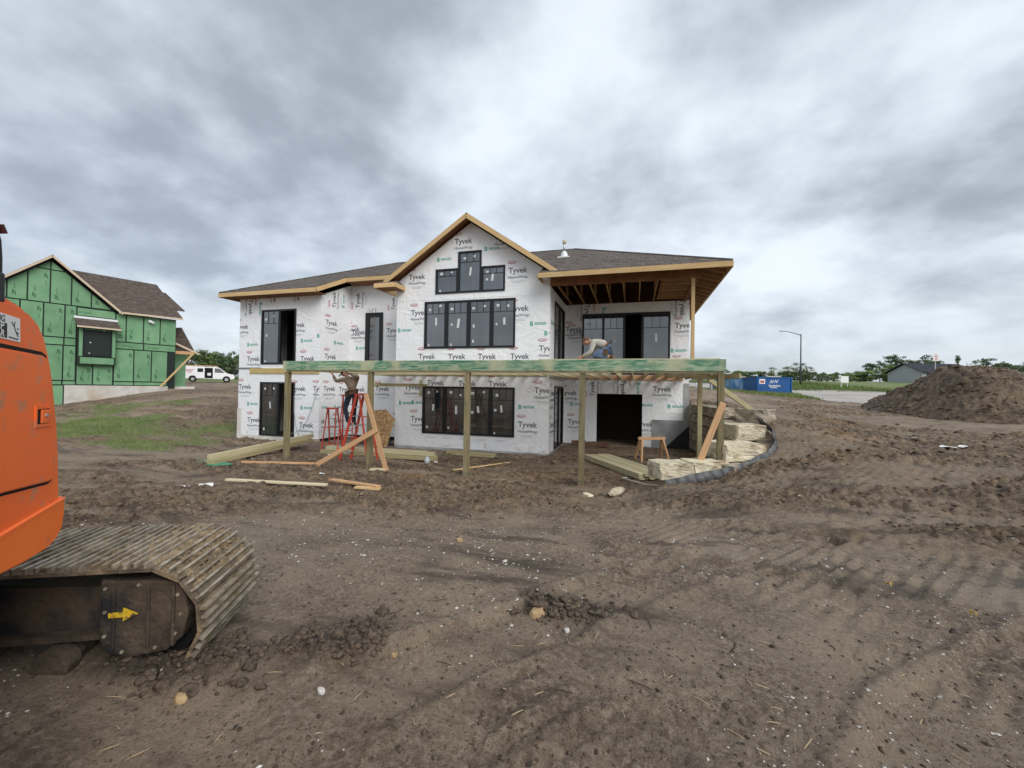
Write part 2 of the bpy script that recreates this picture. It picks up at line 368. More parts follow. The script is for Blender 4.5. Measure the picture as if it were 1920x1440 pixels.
def wrap_logo(mb, place, u, v, rot=0.0, k=1.0):
    mb.mark()
    c, s_ = math.cos(rot), math.sin(rot)
    q = lambda x, y: (u+(x*c-y*s_)*k, v+(x*s_+y*c)*k)
    a = q(0, 0); put_text(mb, 'Tyvek', place, *a, 0.74*k, 0, 0.018, rot)
    a = q(0.0, -0.21); put_text(mb, 'HomeWrap.', place, *a, 0.78*k, 1, 0.016, rot)
    a = q(0.13, 0.405); oval(mb, place, *a, 0.17*k, 0.058*k, 2, rot)
    a = q(0.03, 0.375); put_text(mb, 'DUPONT', place, *a, 0.21*k, 2, 0.02, rot)
    a = q(0.07, -0.31); bars(mb, place, *a, 0.62*k, 4, 3, rot=rot)
def lumber_logo(mb, place, u, v, rot=0.0):
    mb.mark()
    c, s_ = math.cos(rot), math.sin(rot)
    put_text(mb, 'B', place, u, v-0.03, 0.12, 3, 0.03, rot)
    put_text(mb, 'BEISSER', place, u+0.18*c, v+0.18*s_, 0.44, 3, 0.02, rot)

# numpy noise ---------------------------------------------------------------
def _h(ix, iy, seed):
    h = (ix.astype(np.int64)*374761393 + iy.astype(np.int64)*668265263 + seed*1442695041) & 0xFFFFFFFF
    h = ((h ^ (h >> 13))*1274126177) & 0xFFFFFFFF
    return ((h ^ (h >> 16)) & 0xFFFFFF)/float(0xFFFFFF)
def vnoise(x, y, seed=0):
    ix, iy = np.floor(x), np.floor(y); fx, fy = x-ix, y-iy
    ux, uy = fx*fx*fx*(fx*(fx*6-15)+10), fy*fy*fy*(fy*(fy*6-15)+10)
    a, b = _h(ix, iy, seed), _h(ix+1, iy, seed); c, d = _h(ix, iy+1, seed), _h(ix+1, iy+1, seed)
    return (a+(b-a)*ux)*(1-uy)+(c+(d-c)*ux)*uy
def fbm(x, y, seed=0, octv=4, gain=0.5):
    s, a, tot = 0, 1.0, 0
    for k in range(octv):
        s = s+a*vnoise(x, y, seed+k*17); tot += a; a *= gain; x, y = x*2.03+13.1, y*2.03+7.7
    return s/tot
def worley(x, y, seed=0):
    ix, iy = np.floor(x), np.floor(y); best = np.full(x.shape, 9.0); val = np.zeros(x.shape)
    for dx in (-1, 0, 1):
        for dy in (-1, 0, 1):
            cx, cy = ix+dx, iy+dy
            px, py = cx+_h(cx, cy, seed), cy+_h(cx, cy, seed+101)
            d = (x-px)**2+(y-py)**2; m = d < best; best = np.where(m, d, best); val = np.where(m, _h(cx, cy, seed+202), val)
    return np.sqrt(best), val
def sstep(a, b, x):
    t = np.clip((x-a)/(b-a), 0, 1); return t*t*(3-2*t)
# ------------------------------------------------------------------ terrain
CP = np.array([(0,0,.15),(-2.3,1.6,.17),(-3.5,3,.12),(2.5,1.5,.15),(0,3,.10),(3,4,.10),(-3,5,-.22),(0,5.5,-.18),(5,6.5,.05),(-6,6,-.5),
 (-2.1,9.2,-.74),(-1.7,7.15,-.5),(1,8,-.28),(.85,9.5,-.34),(3,8.7,0),(4.4,10.3,.25),(7.2,10.8,.25),(12,10,.28),(2.4,10.2,.0),(2.95,10.5,.10),(3.4,11.3,.32),(3.55,12.1,.58),(3.75,12.9,.82),(1.3,9.65,-.32),(.4,9.4,-.48),(-3.2,13.5,-.82),(-1.5,12,-.8),(-2.5,14.9,-.82),(-6,14.5,-.82),(-9,14,-.83),(-.3,10.5,-.68),
 (4.8,13.5,.72),(7,14.5,.40),(7,19,.62),(10,14.5,.33),(14,15,.36),(3.0,18.6,1.12),(5,22,.95),(12,25,.62),(14,35,.95),(13,43,1.3),(13.3,47.5,1.5),(20,40,1.1),(20,63,1.9),(30,62,1.75),(30,40,1.2),(20,22,.55),(-4.4,10.7,-.86),(-7.5,10.7,-.83),(-10.6,10.7,-.82),
 (-9,7.5,-.72),(-12.3,9.5,-.8),(-13,14,-.85),(-17.8,15,-.85),(-21,16,-.35),(-25,19,.3),(-30,22,.85),(-43,21.7,-.15),(-41.2,27.8,.95),(-39,33,1.35),
 (-50,40,1.6),(-20,24,.9),(-15,32,2),(2.8,30,1.9),(-12,5,-.5),(-20,8,-.6),(-6,0,.1),(0,-6,.2),(20,5,.3),(30,18,.6),(40,80,3.1),(10,110,3.9),
 (-60,80,3),(-100,60,3),(100,100,4.0),(20,-30,.5),(-40,-20,0),(60,40,2.2),(25,75,3.0),(-30,60,2.2),(-36,12,-.5)], float)
_d = np.hypot(CP[:, None, 0]-CP[None, :, 0], CP[:, None, 1]-CP[None, :, 1])
_n = len(CP); _A = np.zeros((_n+1, _n+1)); _A[:_n, :_n] = -np.sqrt(_d*_d+1.0); _A[_n, :_n] = 1; _A[:_n, _n] = 1
_w = np.linalg.solve(_A, np.append(CP[:, 2], 0))
PIT = [(.45,9.95),(1.3,10.3),(2.1,10.75),(2.6,11.4),(2.8,12.3),(2.8,13.0),(2.6,15.5),(2.4,18.7),(2.4,26),(-17.6,26),(-17.6,15.2),(-3,14.9),(-1.5,12)]
def pit_sd(x, y):
    """signed distance to the walk-out pit, negative inside"""
    best = np.full(x.shape, 1e9); ins = np.zeros(x.shape, bool)
    for i in range(len(PIT)):
        x1, y1 = PIT[i]; x2, y2 = PIT[(i+1) % len(PIT)]; dx, dy = x2-x1, y2-y1
        t = np.clip(((x-x1)*dx+(y-y1)*dy)/(dx*dx+dy*dy), 0, 1)
        best = np.minimum(best, np.hypot(x-x1-t*dx, y-y1-t*dy))
        c = ((y1 > y) != (y2 > y)); xx = x1+(y-y1)/(dy if abs(dy) > 1e-9 else 1e-9)*dx
        ins ^= c & (x < xx)
    return np.where(ins, -best, best)
FAR_EDGE = [(-20, 140), (30, 100), (48, 60), (56, 45), (62, 30), (63.5, 20), (74, 14), (88, 8), (200, -20)]     # (y, x) of the road's far edge
NEAR_EDGE = [(-20, 120), (20, 60), (28, 45), (33, 26), (34.3, 16.5), (36, 13.8), (42, 14.5), (48, 15.8), (54, 13.5), (60, 10), (70, 4), (200, -60)]
def edge_x(tab, y): return np.interp(y, [a for a, b in tab], [b for a, b in tab])
def base_z(x, y):
    s = np.full(x.shape, _w[_n])
    for i in range(_n): s = s+_w[i]*-np.sqrt((x-CP[i, 0])**2+(y-CP[i, 1])**2+1.0)
    far = sstep(90, 160, np.hypot(x, y)); s = s*(1-far)+(4.0+1.5*fbm(x/90, y/90, 5, 2))*far
    low = -.80+.0*x
    k = sstep(-.02, .28, pit_sd(x, y))
    return low*(1-k)+s*k
def clod(x, y, s, seed):
    d, v = worley(x/s, y/s, seed); return np.sqrt(np.clip(0.36-d*d*(1.2-.5*v), 0, 1))*s*(0.35+v)
def rough_mask(x, y):
    r = np.hypot(x, y); w = fbm(x/2.2, y/2.2, 31, 3)
    calm = 1-.65*sstep(.52, .66, fbm(x/3.6+y/9, y/.9-x/6, 131, 3))          # smeared by passing machines
    return calm*sstep(5.4, 8.2, r+2.6*(w-.5)) * (1-0.75*sstep(13, 18, r)*sstep(.45, .6, fbm(x/5, y/5, 77, 2)))
RIDGE = [(-2.4,1.5),(-1.75,1.98),(-1.45,2.2),(-1.1,2.35),(-.75,2.8),(-.25,3.0)]
def ridge_mask(x, y):
    best = np.full(x.shape, 1e9)
    for (x1, y1), (x2, y2) in zip(RIDGE[:-1], RIDGE[1:]):
        dx, dy = x2-x1, y2-y1; t = np.clip(((x-x1)*dx+(y-y1)*dy)/(dx*dx+dy*dy), 0, 1)
        best = np.minimum(best, np.hypot(x-x1-t*dx, y-y1-t*dy))
    return (1-sstep(.02, .42, best+.30*(fbm(x*4, y*4, 3, 2)-.5)))*sstep(.40, .62, fbm(x*1.7, y*1.7, 55, 2))
def grass_mask(x, y):
    n = fbm(x/1.6, y/1.6, 91, 4)
    left = np.exp(-(((x+22)/7.5)**2+((y-13.5)/5)**2)*1.1)
    left = np.maximum(left, .8*np.exp(-(((x+29)/5)**2+((y-17.5)/5)**2)))
    g = .9*sstep(.52, .77, left*.64+n*.60-.13)
    fr = sstep(0.2, 1.8, x-edge_x(FAR_EDGE, y))*(y > 8)
    nr = sstep(36, 41, y+4*(n-.5))*sstep(0, 1.5, edge_x(NEAR_EDGE, y)-x)*(x > 3)
    lf = sstep(42, 50, y+3*(n-.5))*(x < 3)
    return np.clip(np.maximum.reduce([g, fr, nr, lf]), 0, 1)
LANES = [([(5.6, 1.7), (3.4, 3.0), (1.2, 4.1), (-1.0, 4.8), (-3.4, 5.2), (-7, 5.6)], .30, 0), ([(7.2, 3.2), (4.6, 4.7), (2.2, 5.8), (-.4, 6.4), (-3.2, 6.8), (-7, 7.0)], .30, 5),
         ([(.6, 1.0), (1.3, 2.2), (2.4, 3.3), (4.2, 4.4), (7, 5.6), (11, 6.6)], .28, 9), ([(-1.4, 1.6), (-.2, 3.3), (1.2, 5.0), (3.4, 6.6), (6.4, 8.0), (12, 9.2)], .28, 13)]
def lane(x, y, pts):
    best = np.full(x.shape, 1e9); sgn = np.zeros(x.shape); arc = np.zeros(x.shape); acc = 0.0
    for (x1, y1), (x2, y2) in zip(pts[:-1], pts[1:]):
        dx, dy = x2-x1, y2-y1; ln = math.hypot(dx, dy); t = np.clip(((x-x1)*dx+(y-y1)*dy)/(ln*ln), 0, 1); d = np.hypot(x-x1-t*dx, y-y1-t*dy)
        m = d < best; best = np.where(m, d, best); sgn = np.where(m, np.sign((x-x1)*dy-(y-y1)*dx), sgn); arc = np.where(m, acc+t*ln, arc); acc += ln
    return best*sgn, arc
def ground_detail(x, y):
    r = np.hypot(x, y); rm = rough_mask(x, y); g = grass_mask(x, y)
    onroad = sstep(-1.2, -.2, x-edge_x(NEAR_EDGE, y))*(1-sstep(.2, 1.2, x-edge_x(FAR_EDGE, y)))*(y > 24)
    z = .16*(fbm(x/1.9, y/1.9, 11, 3)-.5)*sstep(1.5, 6, r)+.05*(fbm(x/.55, y/.55, 12, 3)-.5)
    z = z+rm*(.15*(fbm(x/.8, y/.8, 21, 3)-.5)+clod(x, y, .26, 41)*.34*sstep(.42, .6, fbm(x*.9, y*.9, 49, 2))+clod(x+3, y, .15, 42)*.62+clod(x, y+5, .085, 43)*.72)
    rg = ridge_mask(x, y)
    z = z+rg*(.012+clod(x, y, .07, 44)*.9+clod(x, y, .035, 45)*.9)
    # packed foreground: crawler-tread imprints and small crumbs
    p = (1-rm)
    a = R(-38); u = x*math.cos(a)+y*math.sin(a); v = -x*math.sin(a)+y*math.cos(a)
    st = np.abs(((u/.15+.35*fbm(x*1.3, y*1.3, 8, 2)) % 1)-.5)*2
    band = sstep(.40, .55, fbm(v/1.1+3, u/4.0, 61, 2))*sstep(1.2, 2.2, r)*(x > -.6)
    z = z+p*band*.026*(st-.5)*sstep(.30, .60, fbm(x*2.1, y*2.1, 181, 3))*1.35
    a = R(62); u2 = x*math.cos(a)+y*math.sin(a)
    st2 = np.abs(((u2/.16+.4*fbm(x*1.1, y*1.1, 9, 2)) % 1)-.5)*2
    band2 = sstep(.54, .64, fbm(x/1.3, y/1.3, 63, 2))*(1-band)
    z = z+p*band2*.014*(st2-.5)
    # crawler tracks: pressed lanes with cleat prints and squeezed-up edges
    for pts, half, ph in LANES:
        d, s_ = lane(x, y, pts); wob = .06*(fbm(x*1.5, y*1.5, 33, 2)-.5)*2; ad = np.abs(d+wob); vis = sstep(.30, .50, fbm(x*.8+ph, y*.8, 66, 2))
        inn = 1-sstep(half-.05, half, ad)
        z = z+vis*(inn*(-.030+.024*(np.abs(((s_/.17) % 1)-.5)*2-.5))+.030*np.exp(-((ad-half-.05)/.055)**2))*(.35+.65*p)
    # drying cracks
    cr_ = np.abs(fbm(x/1.1, y/.7, 171, 4)-.5); z = z-p*.022*(1-sstep(0, .0045, cr_))*sstep(.5, .6, fbm(x/2.4, y/2.4, 172, 2))
    rut = np.abs(fbm(x/1.5+.3*y, y/3.2, 71, 3)-.5); z = z-p*.010*(1-sstep(0, .035, rut))
    z = z+p*(clod(x, y, .05, 46)*.35*sstep(.52, .66, fbm(x*1.4, y*1.4, 47, 2))+.010*(fbm(x/.10, y/.10, 48, 3)-.5))
    z = z+.02*(fbm(x/.2, y/.2, 13, 2)-.5)
    z = z*(1-.6*g*(r > 14))*(1-.92*onroad)
    z = z*(1-.55*sstep(.1, -.2, pit_sd(x, y)))
    return z
def gz(x, y, fine=True):
    X, Y = np.array([float(x)]), np.array([float(y)])
    z = base_z(X, Y)
    if fine: z = z+ground_detail(X, Y)
    return float(z[0])

def ground_material():
    m, t, b = pbsdf('mud_and_grass'); n, l = t.nodes, t.links
    tcn = n.new('ShaderNodeTexCoord'); P = tcn.outputs['Object']
    def noi(sc, det=6, rough=.6, dist=0):
        q = n.new('ShaderNodeTexNoise'); q.inputs['Scale'].default_value = sc; q.inputs['Detail'].default_value = det; q.inputs['Roughness'].default_value = rough
        q.inputs['Distortion'].default_value = dist; l.new(P, q.inputs[0]); return q.outputs[0]
    def mr(v, a, c, lo=0, hi=1):
        q = n.new('ShaderNodeMapRange'); q.inputs[1].default_value = a; q.inputs[2].default_value = c; q.inputs[3].default_value = lo; q.inputs[4].default_value = hi; l.new(v, q.inputs[0]); return q.outputs[0]
    def mix(f, A, B):
        q = n.new('ShaderNodeMix'); q.data_type = 'RGBA'
        if isinstance(f, float): q.inputs['Factor'].default_value = f
        else: l.new(f, q.inputs['Factor'])
        for s_, c in (('A', A), ('B', B)):
            if isinstance(c, tuple): q.inputs[s_].default_value = (*c, 1)
            else: l.new(c, q.inputs[s_])
        return q.outputs['Result']
    def mul(a, c):
        q = n.new('ShaderNodeMath'); q.operation = 'MULTIPLY'
        for i, v in enumerate((a, c)):
            if isinstance(v, float): q.inputs[i].default_value = v
            else: l.new(v, q.inputs[i])
        return q.outputs[0]
    at = n.new('ShaderNodeAttribute'); at.attribute_name = 'soil'; sp = n.new('ShaderNodeSeparateColor'); l.new(at.outputs['Color'], sp.inputs[0])
    grass, rough, ridge = sp.outputs[0], sp.outputs[1], sp.outputs[2]
    packed = mix(mr(noi(1.1, 8), .38, .64), (0.152, 0.108, 0.073), (0.335, 0.255, 0.180))
    packed = mix(mr(noi(26, 6, .75), .44, .66), packed, (0.38, 0.305, 0.23))
    packed = mix(mul(mr(noi(62, 5, .85), .54, .62), .8), packed, (0.055, 0.043, 0.033))     # dark crumbs, deepened to put relief shading into the colour
    packed = mix(mul(mr(noi(80, 4, .85), .57, .66), .8), packed, (0.44, 0.36, 0.275))       # pale grit, brightened for light contrast the bump lacks
    packed = mix(mr(noi(.75, 4), .57, .70), packed, (0.080, 0.063, 0.050))            # damp dark soil
    packed = mix(mul(mr(noi(.55, 5, .6, .5), .62, .70), .55), packed, (0.27, 0.20, 0.105))       # streaks of yellow subsoil
    loose = mix(mr(noi(5.5, 8, .65), .40, .60), (0.066, 0.044, 0.028), (0.26, 0.183, 0.118))
    loose = mix(mr(noi(17, 6, .7), .50, .68), loose, (0.34, 0.245, 0.16))
    loose = mix(mul(mr(noi(.33, 5), .58, .68), .6), loose, (0.28, 0.175, 0.08))
    loose = mix(mul(mr(noi(42, 5, .85), .53, .62), .75), loose, (0.045, 0.03, 0.02))  # dark specks of soil, with some relief shading painted in
    soil = mix(rough, packed, loose)
    # long pale and dark smears where tracks dragged the mud
    mpn = n.new('ShaderNodeMapping'); mpn.inputs['Scale'].default_value = (.30, 1.35, 1); mpn.inputs['Rotation'].default_value = (0, 0, -.28); l.new(P, mpn.inputs[0])
    ns_ = n.new('ShaderNodeTexNoise'); ns_.inputs['Scale'].default_value = 1.5; ns_.inputs['Detail'].default_value = 7; ns_.inputs['Roughness'].default_value = .65; l.new(mpn.outputs[0], ns_.inputs[0])
    soil = mix(mul(mr(ns_.outputs[0], .54, .66), .55), soil, (0.30, 0.235, 0.17))
    soil = mix(mul(mr(ns_.outputs[0], .47, .35), .75), soil, (0.068, 0.050, 0.036))
    soil = mix(mul(ridge, .8), soil, (0.055, 0.044, 0.036))
    gcol = mix(mr(noi(.9, 7), .35, .65), (0.09, 0.14, 0.036), (0.20, 0.225, 0.08))
    gcol = mix(mr(noi(.12, 3), .5, .65), gcol, (0.135, 0.165, 0.06))
    l.new(mix(grass, soil, gcol), b.inputs['Base Color'])
    rg = n.new('ShaderNodeMath'); rg.operation = 'MULTIPLY_ADD'; l.new(mr(noi(.8, 5), .4, .65), rg.inputs[0]); rg.inputs[1].default_value = .3; rg.inputs[2].default_value = .58
    l.new(rg.outputs[0], b.inputs['Roughness']); b.inputs['Specular IOR Level'].default_value = 0.3
    bp = n.new('ShaderNodeBump'); bp.inputs['Strength'].default_value = .95; bp.inputs['Distance'].default_value = .03
    h = n.new('ShaderNodeMath'); h.operation = 'ADD'; l.new(noi(38, 8, .7), h.inputs[0]); l.new(mul(noi(130, 4, .7), .8), h.inputs[1])
    l.new(h.outputs[0], bp.inputs['Height']); l.new(bp.outputs[0], b.inputs['Normal'])
    return m
ground_mat = ground_material()

def fan_grid():
    fwd = 106.3
    th = np.concatenate([np.linspace(fwd+64, fwd-64, 860), np.linspace(fwd-64, fwd-296, 70)[1:-1]])
    rr = [0.9]
    while rr[-1] < 45: rr.append(rr[-1]*1.0060)
    while rr[-1] < 900: rr.append(rr[-1]*1.06)
    rr = np.array(rr); T, RR = np.meshgrid(np.radians(th), rr)
    return RR*np.cos(T), RR*np.sin(T), len(rr), len(th)
gx, gy, nr_, nt_ = fan_grid()
fx, fy = gx.ravel(), gy.ravel()
gzv = base_z(fx, fy)+ground_detail(fx, fy)
V = np.stack([fx, fy, gzv], 1)
V = np.vstack([V, [[0, 0, .15]]])
idx = np.arange(nr_*nt_).reshape(nr_, nt_); nx_ = np.roll(idx, -1, 1)
Q = np.stack([idx[:-1].ravel(), idx[1:].ravel(), nx_[1:].ravel(), nx_[:-1].ravel()], 1)[:, ::-1]
me = bpy.data.meshes.new('ground')
T3 = np.stack([nx_[0], idx[0], np.full(nt_, nr_*nt_)], 1)[:, ::-1]
me.vertices.add(len(V)); me.vertices.foreach_set('co', V.ravel())
lv = np.concatenate([Q.ravel(), T3.ravel()]); me.loops.add(len(lv)); me.loops.foreach_set('vertex_index', lv)
me.polygons.add(len(Q)+len(T3))
me.polygons.foreach_set('loop_start', np.concatenate([np.arange(len(Q))*4, len(Q)*4+np.arange(len(T3))*3]))
me.polygons.foreach_set('use_smooth', np.ones(len(Q)+len(T3), bool))
me.update(calc_edges=True); me.validate()
at = me.color_attributes.new('soil', 'FLOAT_COLOR', 'POINT')
colr = np.zeros((len(V), 4)); colr[:, 3] = 1
colr[:-1, 0] = grass_mask(fx, fy); colr[:-1, 1] = rough_mask(fx, fy); colr[:-1, 2] = ridge_mask(fx, fy)
at.data.foreach_set('color', colr.ravel())
if me.polygons[1000].normal.z < 0: me.flip_normals()
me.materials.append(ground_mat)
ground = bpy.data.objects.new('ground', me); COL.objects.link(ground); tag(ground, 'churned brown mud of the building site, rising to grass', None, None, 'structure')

# road beyond the lot
roadm = noisy('road_concrete', (0.36, 0.335, 0.30), (0.45, 0.42, 0.385), .6, (1, 1, 1), .9, .1, bscale=8, c3=(0.28, 0.25, 0.21), s3=.15, var=0)
mb = MB(); ys = np.linspace(27, 92, 66); prev = None
for y in ys:
    a, c = float(edge_x(NEAR_EDGE, y)), float(edge_x(FAR_EDGE, y))
    row = []
    for k in range(17):
        x = a+(c-a)*k/16; row.append((x, y, gz(x, y)+.05))
    b0 = len(mb.v); mb.v += row
    if prev is not None:
        for k in range(16): mb.f.append((prev+k, prev+k+1, b0+k+1, b0+k)); mb.m.append(0)
    prev = b0
tag(mb.build('road', roadm, smooth=True), 'pale concrete street curving past the lot', None, None, 'structure')
kb = MB()
for tab, sgn in ((FAR_EDGE, 1),):
    pts = [(float(edge_x(tab, y)), y) for y in ys]
    for (x1, y1), (x2, y2) in zip(pts[:-1], pts[1:]):
        z1, z2 = gz(x1, y1)+.05, gz(x2, y2)+.05
        P = [(x1, y1, z1), (x2, y2, z2), (x2, y2, z2+.13), (x1, y1, z1+.13)]
        kb.prism(P, (.16, .02, 0))
tag(kb.build('kerb', roadm), 'low concrete kerb along the far side of the street', None, None, 'structure')

# ---- stones and clods (too many to count)
def ico():
    bm = bmesh.new(); bmesh.ops.create_icosphere(bm, subdivisions=1, radius=1); v = np.array([p.co[:] for p in bm.verts]); f = np.array([[q.index for q in g.verts] for g in bm.faces]); bm.free(); return v, f
IV, IF = ico()
def ico2():
    bm = bmesh.new(); bmesh.ops.create_icosphere(bm, subdivisions=2, radius=1); v = np.array([p.co[:] for p in bm.verts]); f = np.array([[q.index for q in g.verts] for g in bm.faces]); bm.free(); return v, f
JV, JF = ico2()
octv = np.array([(1,0,0),(-1,0,0),(0,1,0),(0,-1,0),(0,0,1),(0,0,-1)], float); octf = np.array([(0,2,4),(2,1,4),(1,3,4),(3,0,4),(2,0,5),(1,2,5),(3,1,5),(0,3,5)])
def scatter(name, xs, ys_, size, mat, label, rng, bv, bf, flat=.7, sink=.25, jitter=.25, aspect=.5, parent=None, zoff=None, smooth=False):
    n = len(xs); nv = len(bv)
    z = (base_z(xs, ys_)+ground_detail(xs, ys_)) if zoff is None else zoff
    P = np.repeat(bv[None], n, 0)*(1+jitter*rng.uniform(-1, 1, (n, nv, 1)))
    P = P*np.stack([1+aspect*rng.uniform(0, 1, n), np.ones(n), flat*rng.uniform(.6, 1.2, n)], 1)[:, None, :]
    a = rng.uniform(0, 6.28, n); c, s_ = np.cos(a)[:, None], np.sin(a)[:, None]
    t = rng.uniform(-.6, .6, n); ct, st = np.cos(t)[:, None], np.sin(t)[:, None]
    X, Y, Z = P[..., 0], P[..., 1], P[..., 2]; Y, Z = Y*ct-Z*st, Y*st+Z*ct; X, Y = X*c-Y*s_, X*s_+Y*c
    P = np.stack([X, Y, Z], -1)*size[:, None, None]
    P[..., 0] += xs[:, None]; P[..., 1] += ys_[:, None]; P[..., 2] += (z+size*(flat*.8-sink))[:, None]
    F = (bf[None]+(np.arange(n)*nv)[:, None, None]).reshape(-1, 3)
    me = bpy.data.meshes.new(name); me.from_pydata(P.reshape(-1, 3).tolist(), [], F.tolist()); me.materials.append(mat); me.update()
    if smooth: me.polygons.foreach_set('use_smooth', np.ones(len(F), bool))
    o = bpy.data.objects.new(name, me); COL.objects.link(o); tag(o, label, None, None, 'stuff'); adopt(o, parent); return o
rng = np.random.default_rng(5)
def fan_pts(n, r0, r1, half=58, p=1.0):
    r = r0*(r1/r0)**(rng.uniform(0, 1, n)**p); a = np.radians(106.3+rng.uniform(-half, half, n)); return r*np.cos(a), r*np.sin(a), r
peb = noisy('limestone_chips', (0.42, 0.40, 0.36), (0.62, 0.60, 0.56), 3, (1, 1, 1), .9, 0, lo=.3, hi=.7, coord='Object', var=0)
clodm = noisy('soil_clods', (0.050, 0.039, 0.030), (0.15, 0.112, 0.08), 30, (1, 1, 1), .85, .9, bscale=70, var=0)
clodb = noisy('brown_soil_clods', (0.068, 0.048, 0.032), (0.185, 0.132, 0.087), 3, (1, 1, 1), .9, .6, bscale=30, var=0)
strawm = noisy('straw', (0.36, 0.27, 0.15), (0.48, 0.38, 0.24), 3, (1, 1, 1), .9, 0, var=0)
xs, ys_, r = fan_pts(9000, 1.3, 9.5, p=.8); keep = fbm(xs*.9, ys_*.9, 140, 3) > rng.uniform(.30, .62, len(xs))
xs, ys_, r = xs[keep], ys_[keep], r[keep]
scatter('pebbles', xs, ys_, np.exp(rng.normal(math.log(.0036), .5, len(xs)))*(1+.06*r), peb, 'small white limestone chips strewn over the mud', rng, octv, octf, .6, .25)
xs, ys_, r = fan_pts(7000, 1.3, 8.5)
scatter('soil_crumbs', xs, ys_, np.exp(rng.normal(math.log(.0040), .5, len(xs)))*(1+.07*r), clodm, 'dark crumbs of soil over the packed mud', rng, IV, IF, .7, .4, .22, .5, None, None, True)
# lumps along the ridge pushed up by the tracks
t = rng.uniform(0, len(RIDGE)-1.001, 2600); i0 = t.astype(int); fr = (t-i0)[:, None]; RA = np.array(RIDGE)
pp = RA[i0]*(1-fr)+RA[i0+1]*fr+rng.normal(0, .17, (len(t), 2)); kk = ridge_mask(pp[:, 0], pp[:, 1]) > rng.uniform(.02, .6, len(pp)); pp = pp[kk]
scatter('soil_lumps', pp[:, 0].copy(), pp[:, 1].copy(), np.minimum(np.exp(rng.normal(math.log(.0115), .5, len(pp))), .034), clodm, 'dark lumps of soil in the ridge left by the tracks', rng, JV, JF, .75, .35, .2, .5, None, None, True)
xs, ys_, r = fan_pts(12000, 5.2, 26, 56); keep = (rough_mask(xs, ys_) > rng.uniform(.2, .9, len(xs))) & (grass_mask(xs, ys_) < .3) & ((pit_sd(xs, ys_) > -.3) | (ys_ < 14.5))
keep &= ~((xs > -17.6) & (xs < 2.5) & (ys_ > 14.9)); xs, ys_, r = xs[keep], ys_[keep], r[keep]
scatter('mud_clods', xs, ys_, np.exp(rng.normal(math.log(.019), .45, len(xs)))*(.65+.045*r), clodb, 'brown clods covering the churned ground round the house', rng, IV, IF, .55, .4, .3, .6, None, None, True)
# straw and twigs
def sticks(name, n, r0, r1, ln, mat, label, half=56):
    xs, ys_, r = fan_pts(n, r0, r1, half); z = base_z(xs, ys_)+ground_detail(xs, ys_); mb = MB()
    for i in range(n):
        a = rng.uniform(0, 3.14); q = ln*rng.uniform(.4, 1.6); w = ln*.035; c, s_ = math.cos(a), math.sin(a)
        x, y, z0 = xs[i], ys_[i], z[i]+.006; dz = rng.uniform(-.02, .03)*q*4
        mb.add([(x-c*q/2-s_*w, y-s_*q/2+c*w, z0), (x-c*q/2+s_*w, y-s_*q/2-c*w, z0), (x+c*q/2+s_*w, y+s_*q/2-c*w, z0+dz), (x+c*q/2-s_*w, y+s_*q/2+c*w, z0+dz), (x, y, z0+w*1.6+dz/2)],
               [(0, 1, 4), (1, 2, 4), (2, 3, 4), (3, 0, 4), (3, 2, 1, 0)])
    tag(mb.build(name, mat), label, None, None, 'stuff')
sticks('straw', 190, 1.6, 8, .055, strawm, 'bits of straw and dead stalks lying on the mud')
twigm = noisy('twig', (0.06, 0.045, 0.035), (0.11, 0.085, 0.06), 3, (1, 1, 1), .9, 0, var=0)
sticks('twigs', 50, 1.8, 9, .10, twigm, 'dark twigs trodden into the mud')
# ------------------------------------------------------------------ wrapped house
def cut_openings(bm, openings, frame):
    O, ud, nd = frame
    for (u0, u1, z0, z1) in openings:
        for (co, no) in ((O+ud*u0, ud), (O+ud*u1, ud), (Vector((O.x, O.y, z0)), Vector((0, 0, 1))), (Vector((O.x, O.y, z1)), Vector((0, 0, 1)))):
            bmesh.ops.bisect_plane(bm, geom=bm.verts[:]+bm.edges[:]+bm.faces[:], dist=1e-5, plane_co=co, plane_no=no)
        kill = []
        for f in bm.faces:
            c = f.calc_center_median(); u = (c-O).dot(ud)
            if u0 < u < u1 and z0 < c.z < z1: kill.append(f)
        bmesh.ops.delete(bm, geom=kill, context='FACES')
def make_wall(parent, name, ox, oy, ud, nd, outline, openings, mat, th=0.14):
    O = Vector((ox, oy, 0)); ud = Vector((*ud, 0)); nd = Vector((*nd, 0)); fr = (O, ud, nd)
    bm = bmesh.new(); f = bm.faces.new([bm.verts.new(O+ud*u+Vector((0, 0, z))) for u, z in outline]); f.normal_update()
    if f.normal.dot(nd) < 0: f.normal_flip()
    cut_openings(bm, openings, fr)
    r = bmesh.ops.extrude_face_region(bm, geom=bm.faces[:], use_keep_orig=True)
    bmesh.ops.translate(bm, verts=[g for g in r['geom'] if isinstance(g, bmesh.types.BMVert)], vec=-nd*th)
    bmesh.ops.recalc_face_normals(bm, faces=bm.faces[:])
    me = bpy.data.meshes.new(name); bm.to_mesh(me); bm.free(); me.materials.append(mat)
    o = bpy.data.objects.new(name, me); COL.objects.link(o); adopt(o, parent)
    return o, fr
def make_print(wall, fr, openings, fn, outline=None, name='wrap_print'):
    O, ud, nd = fr; mb = MB()
    place = lambda u, v: O+ud*u+nd*.004+Vector((0, 0, v))
    fn(mb, place)
    for piece in mb.pieces(): trim_print(piece, wall, fr, openings, outline, name)
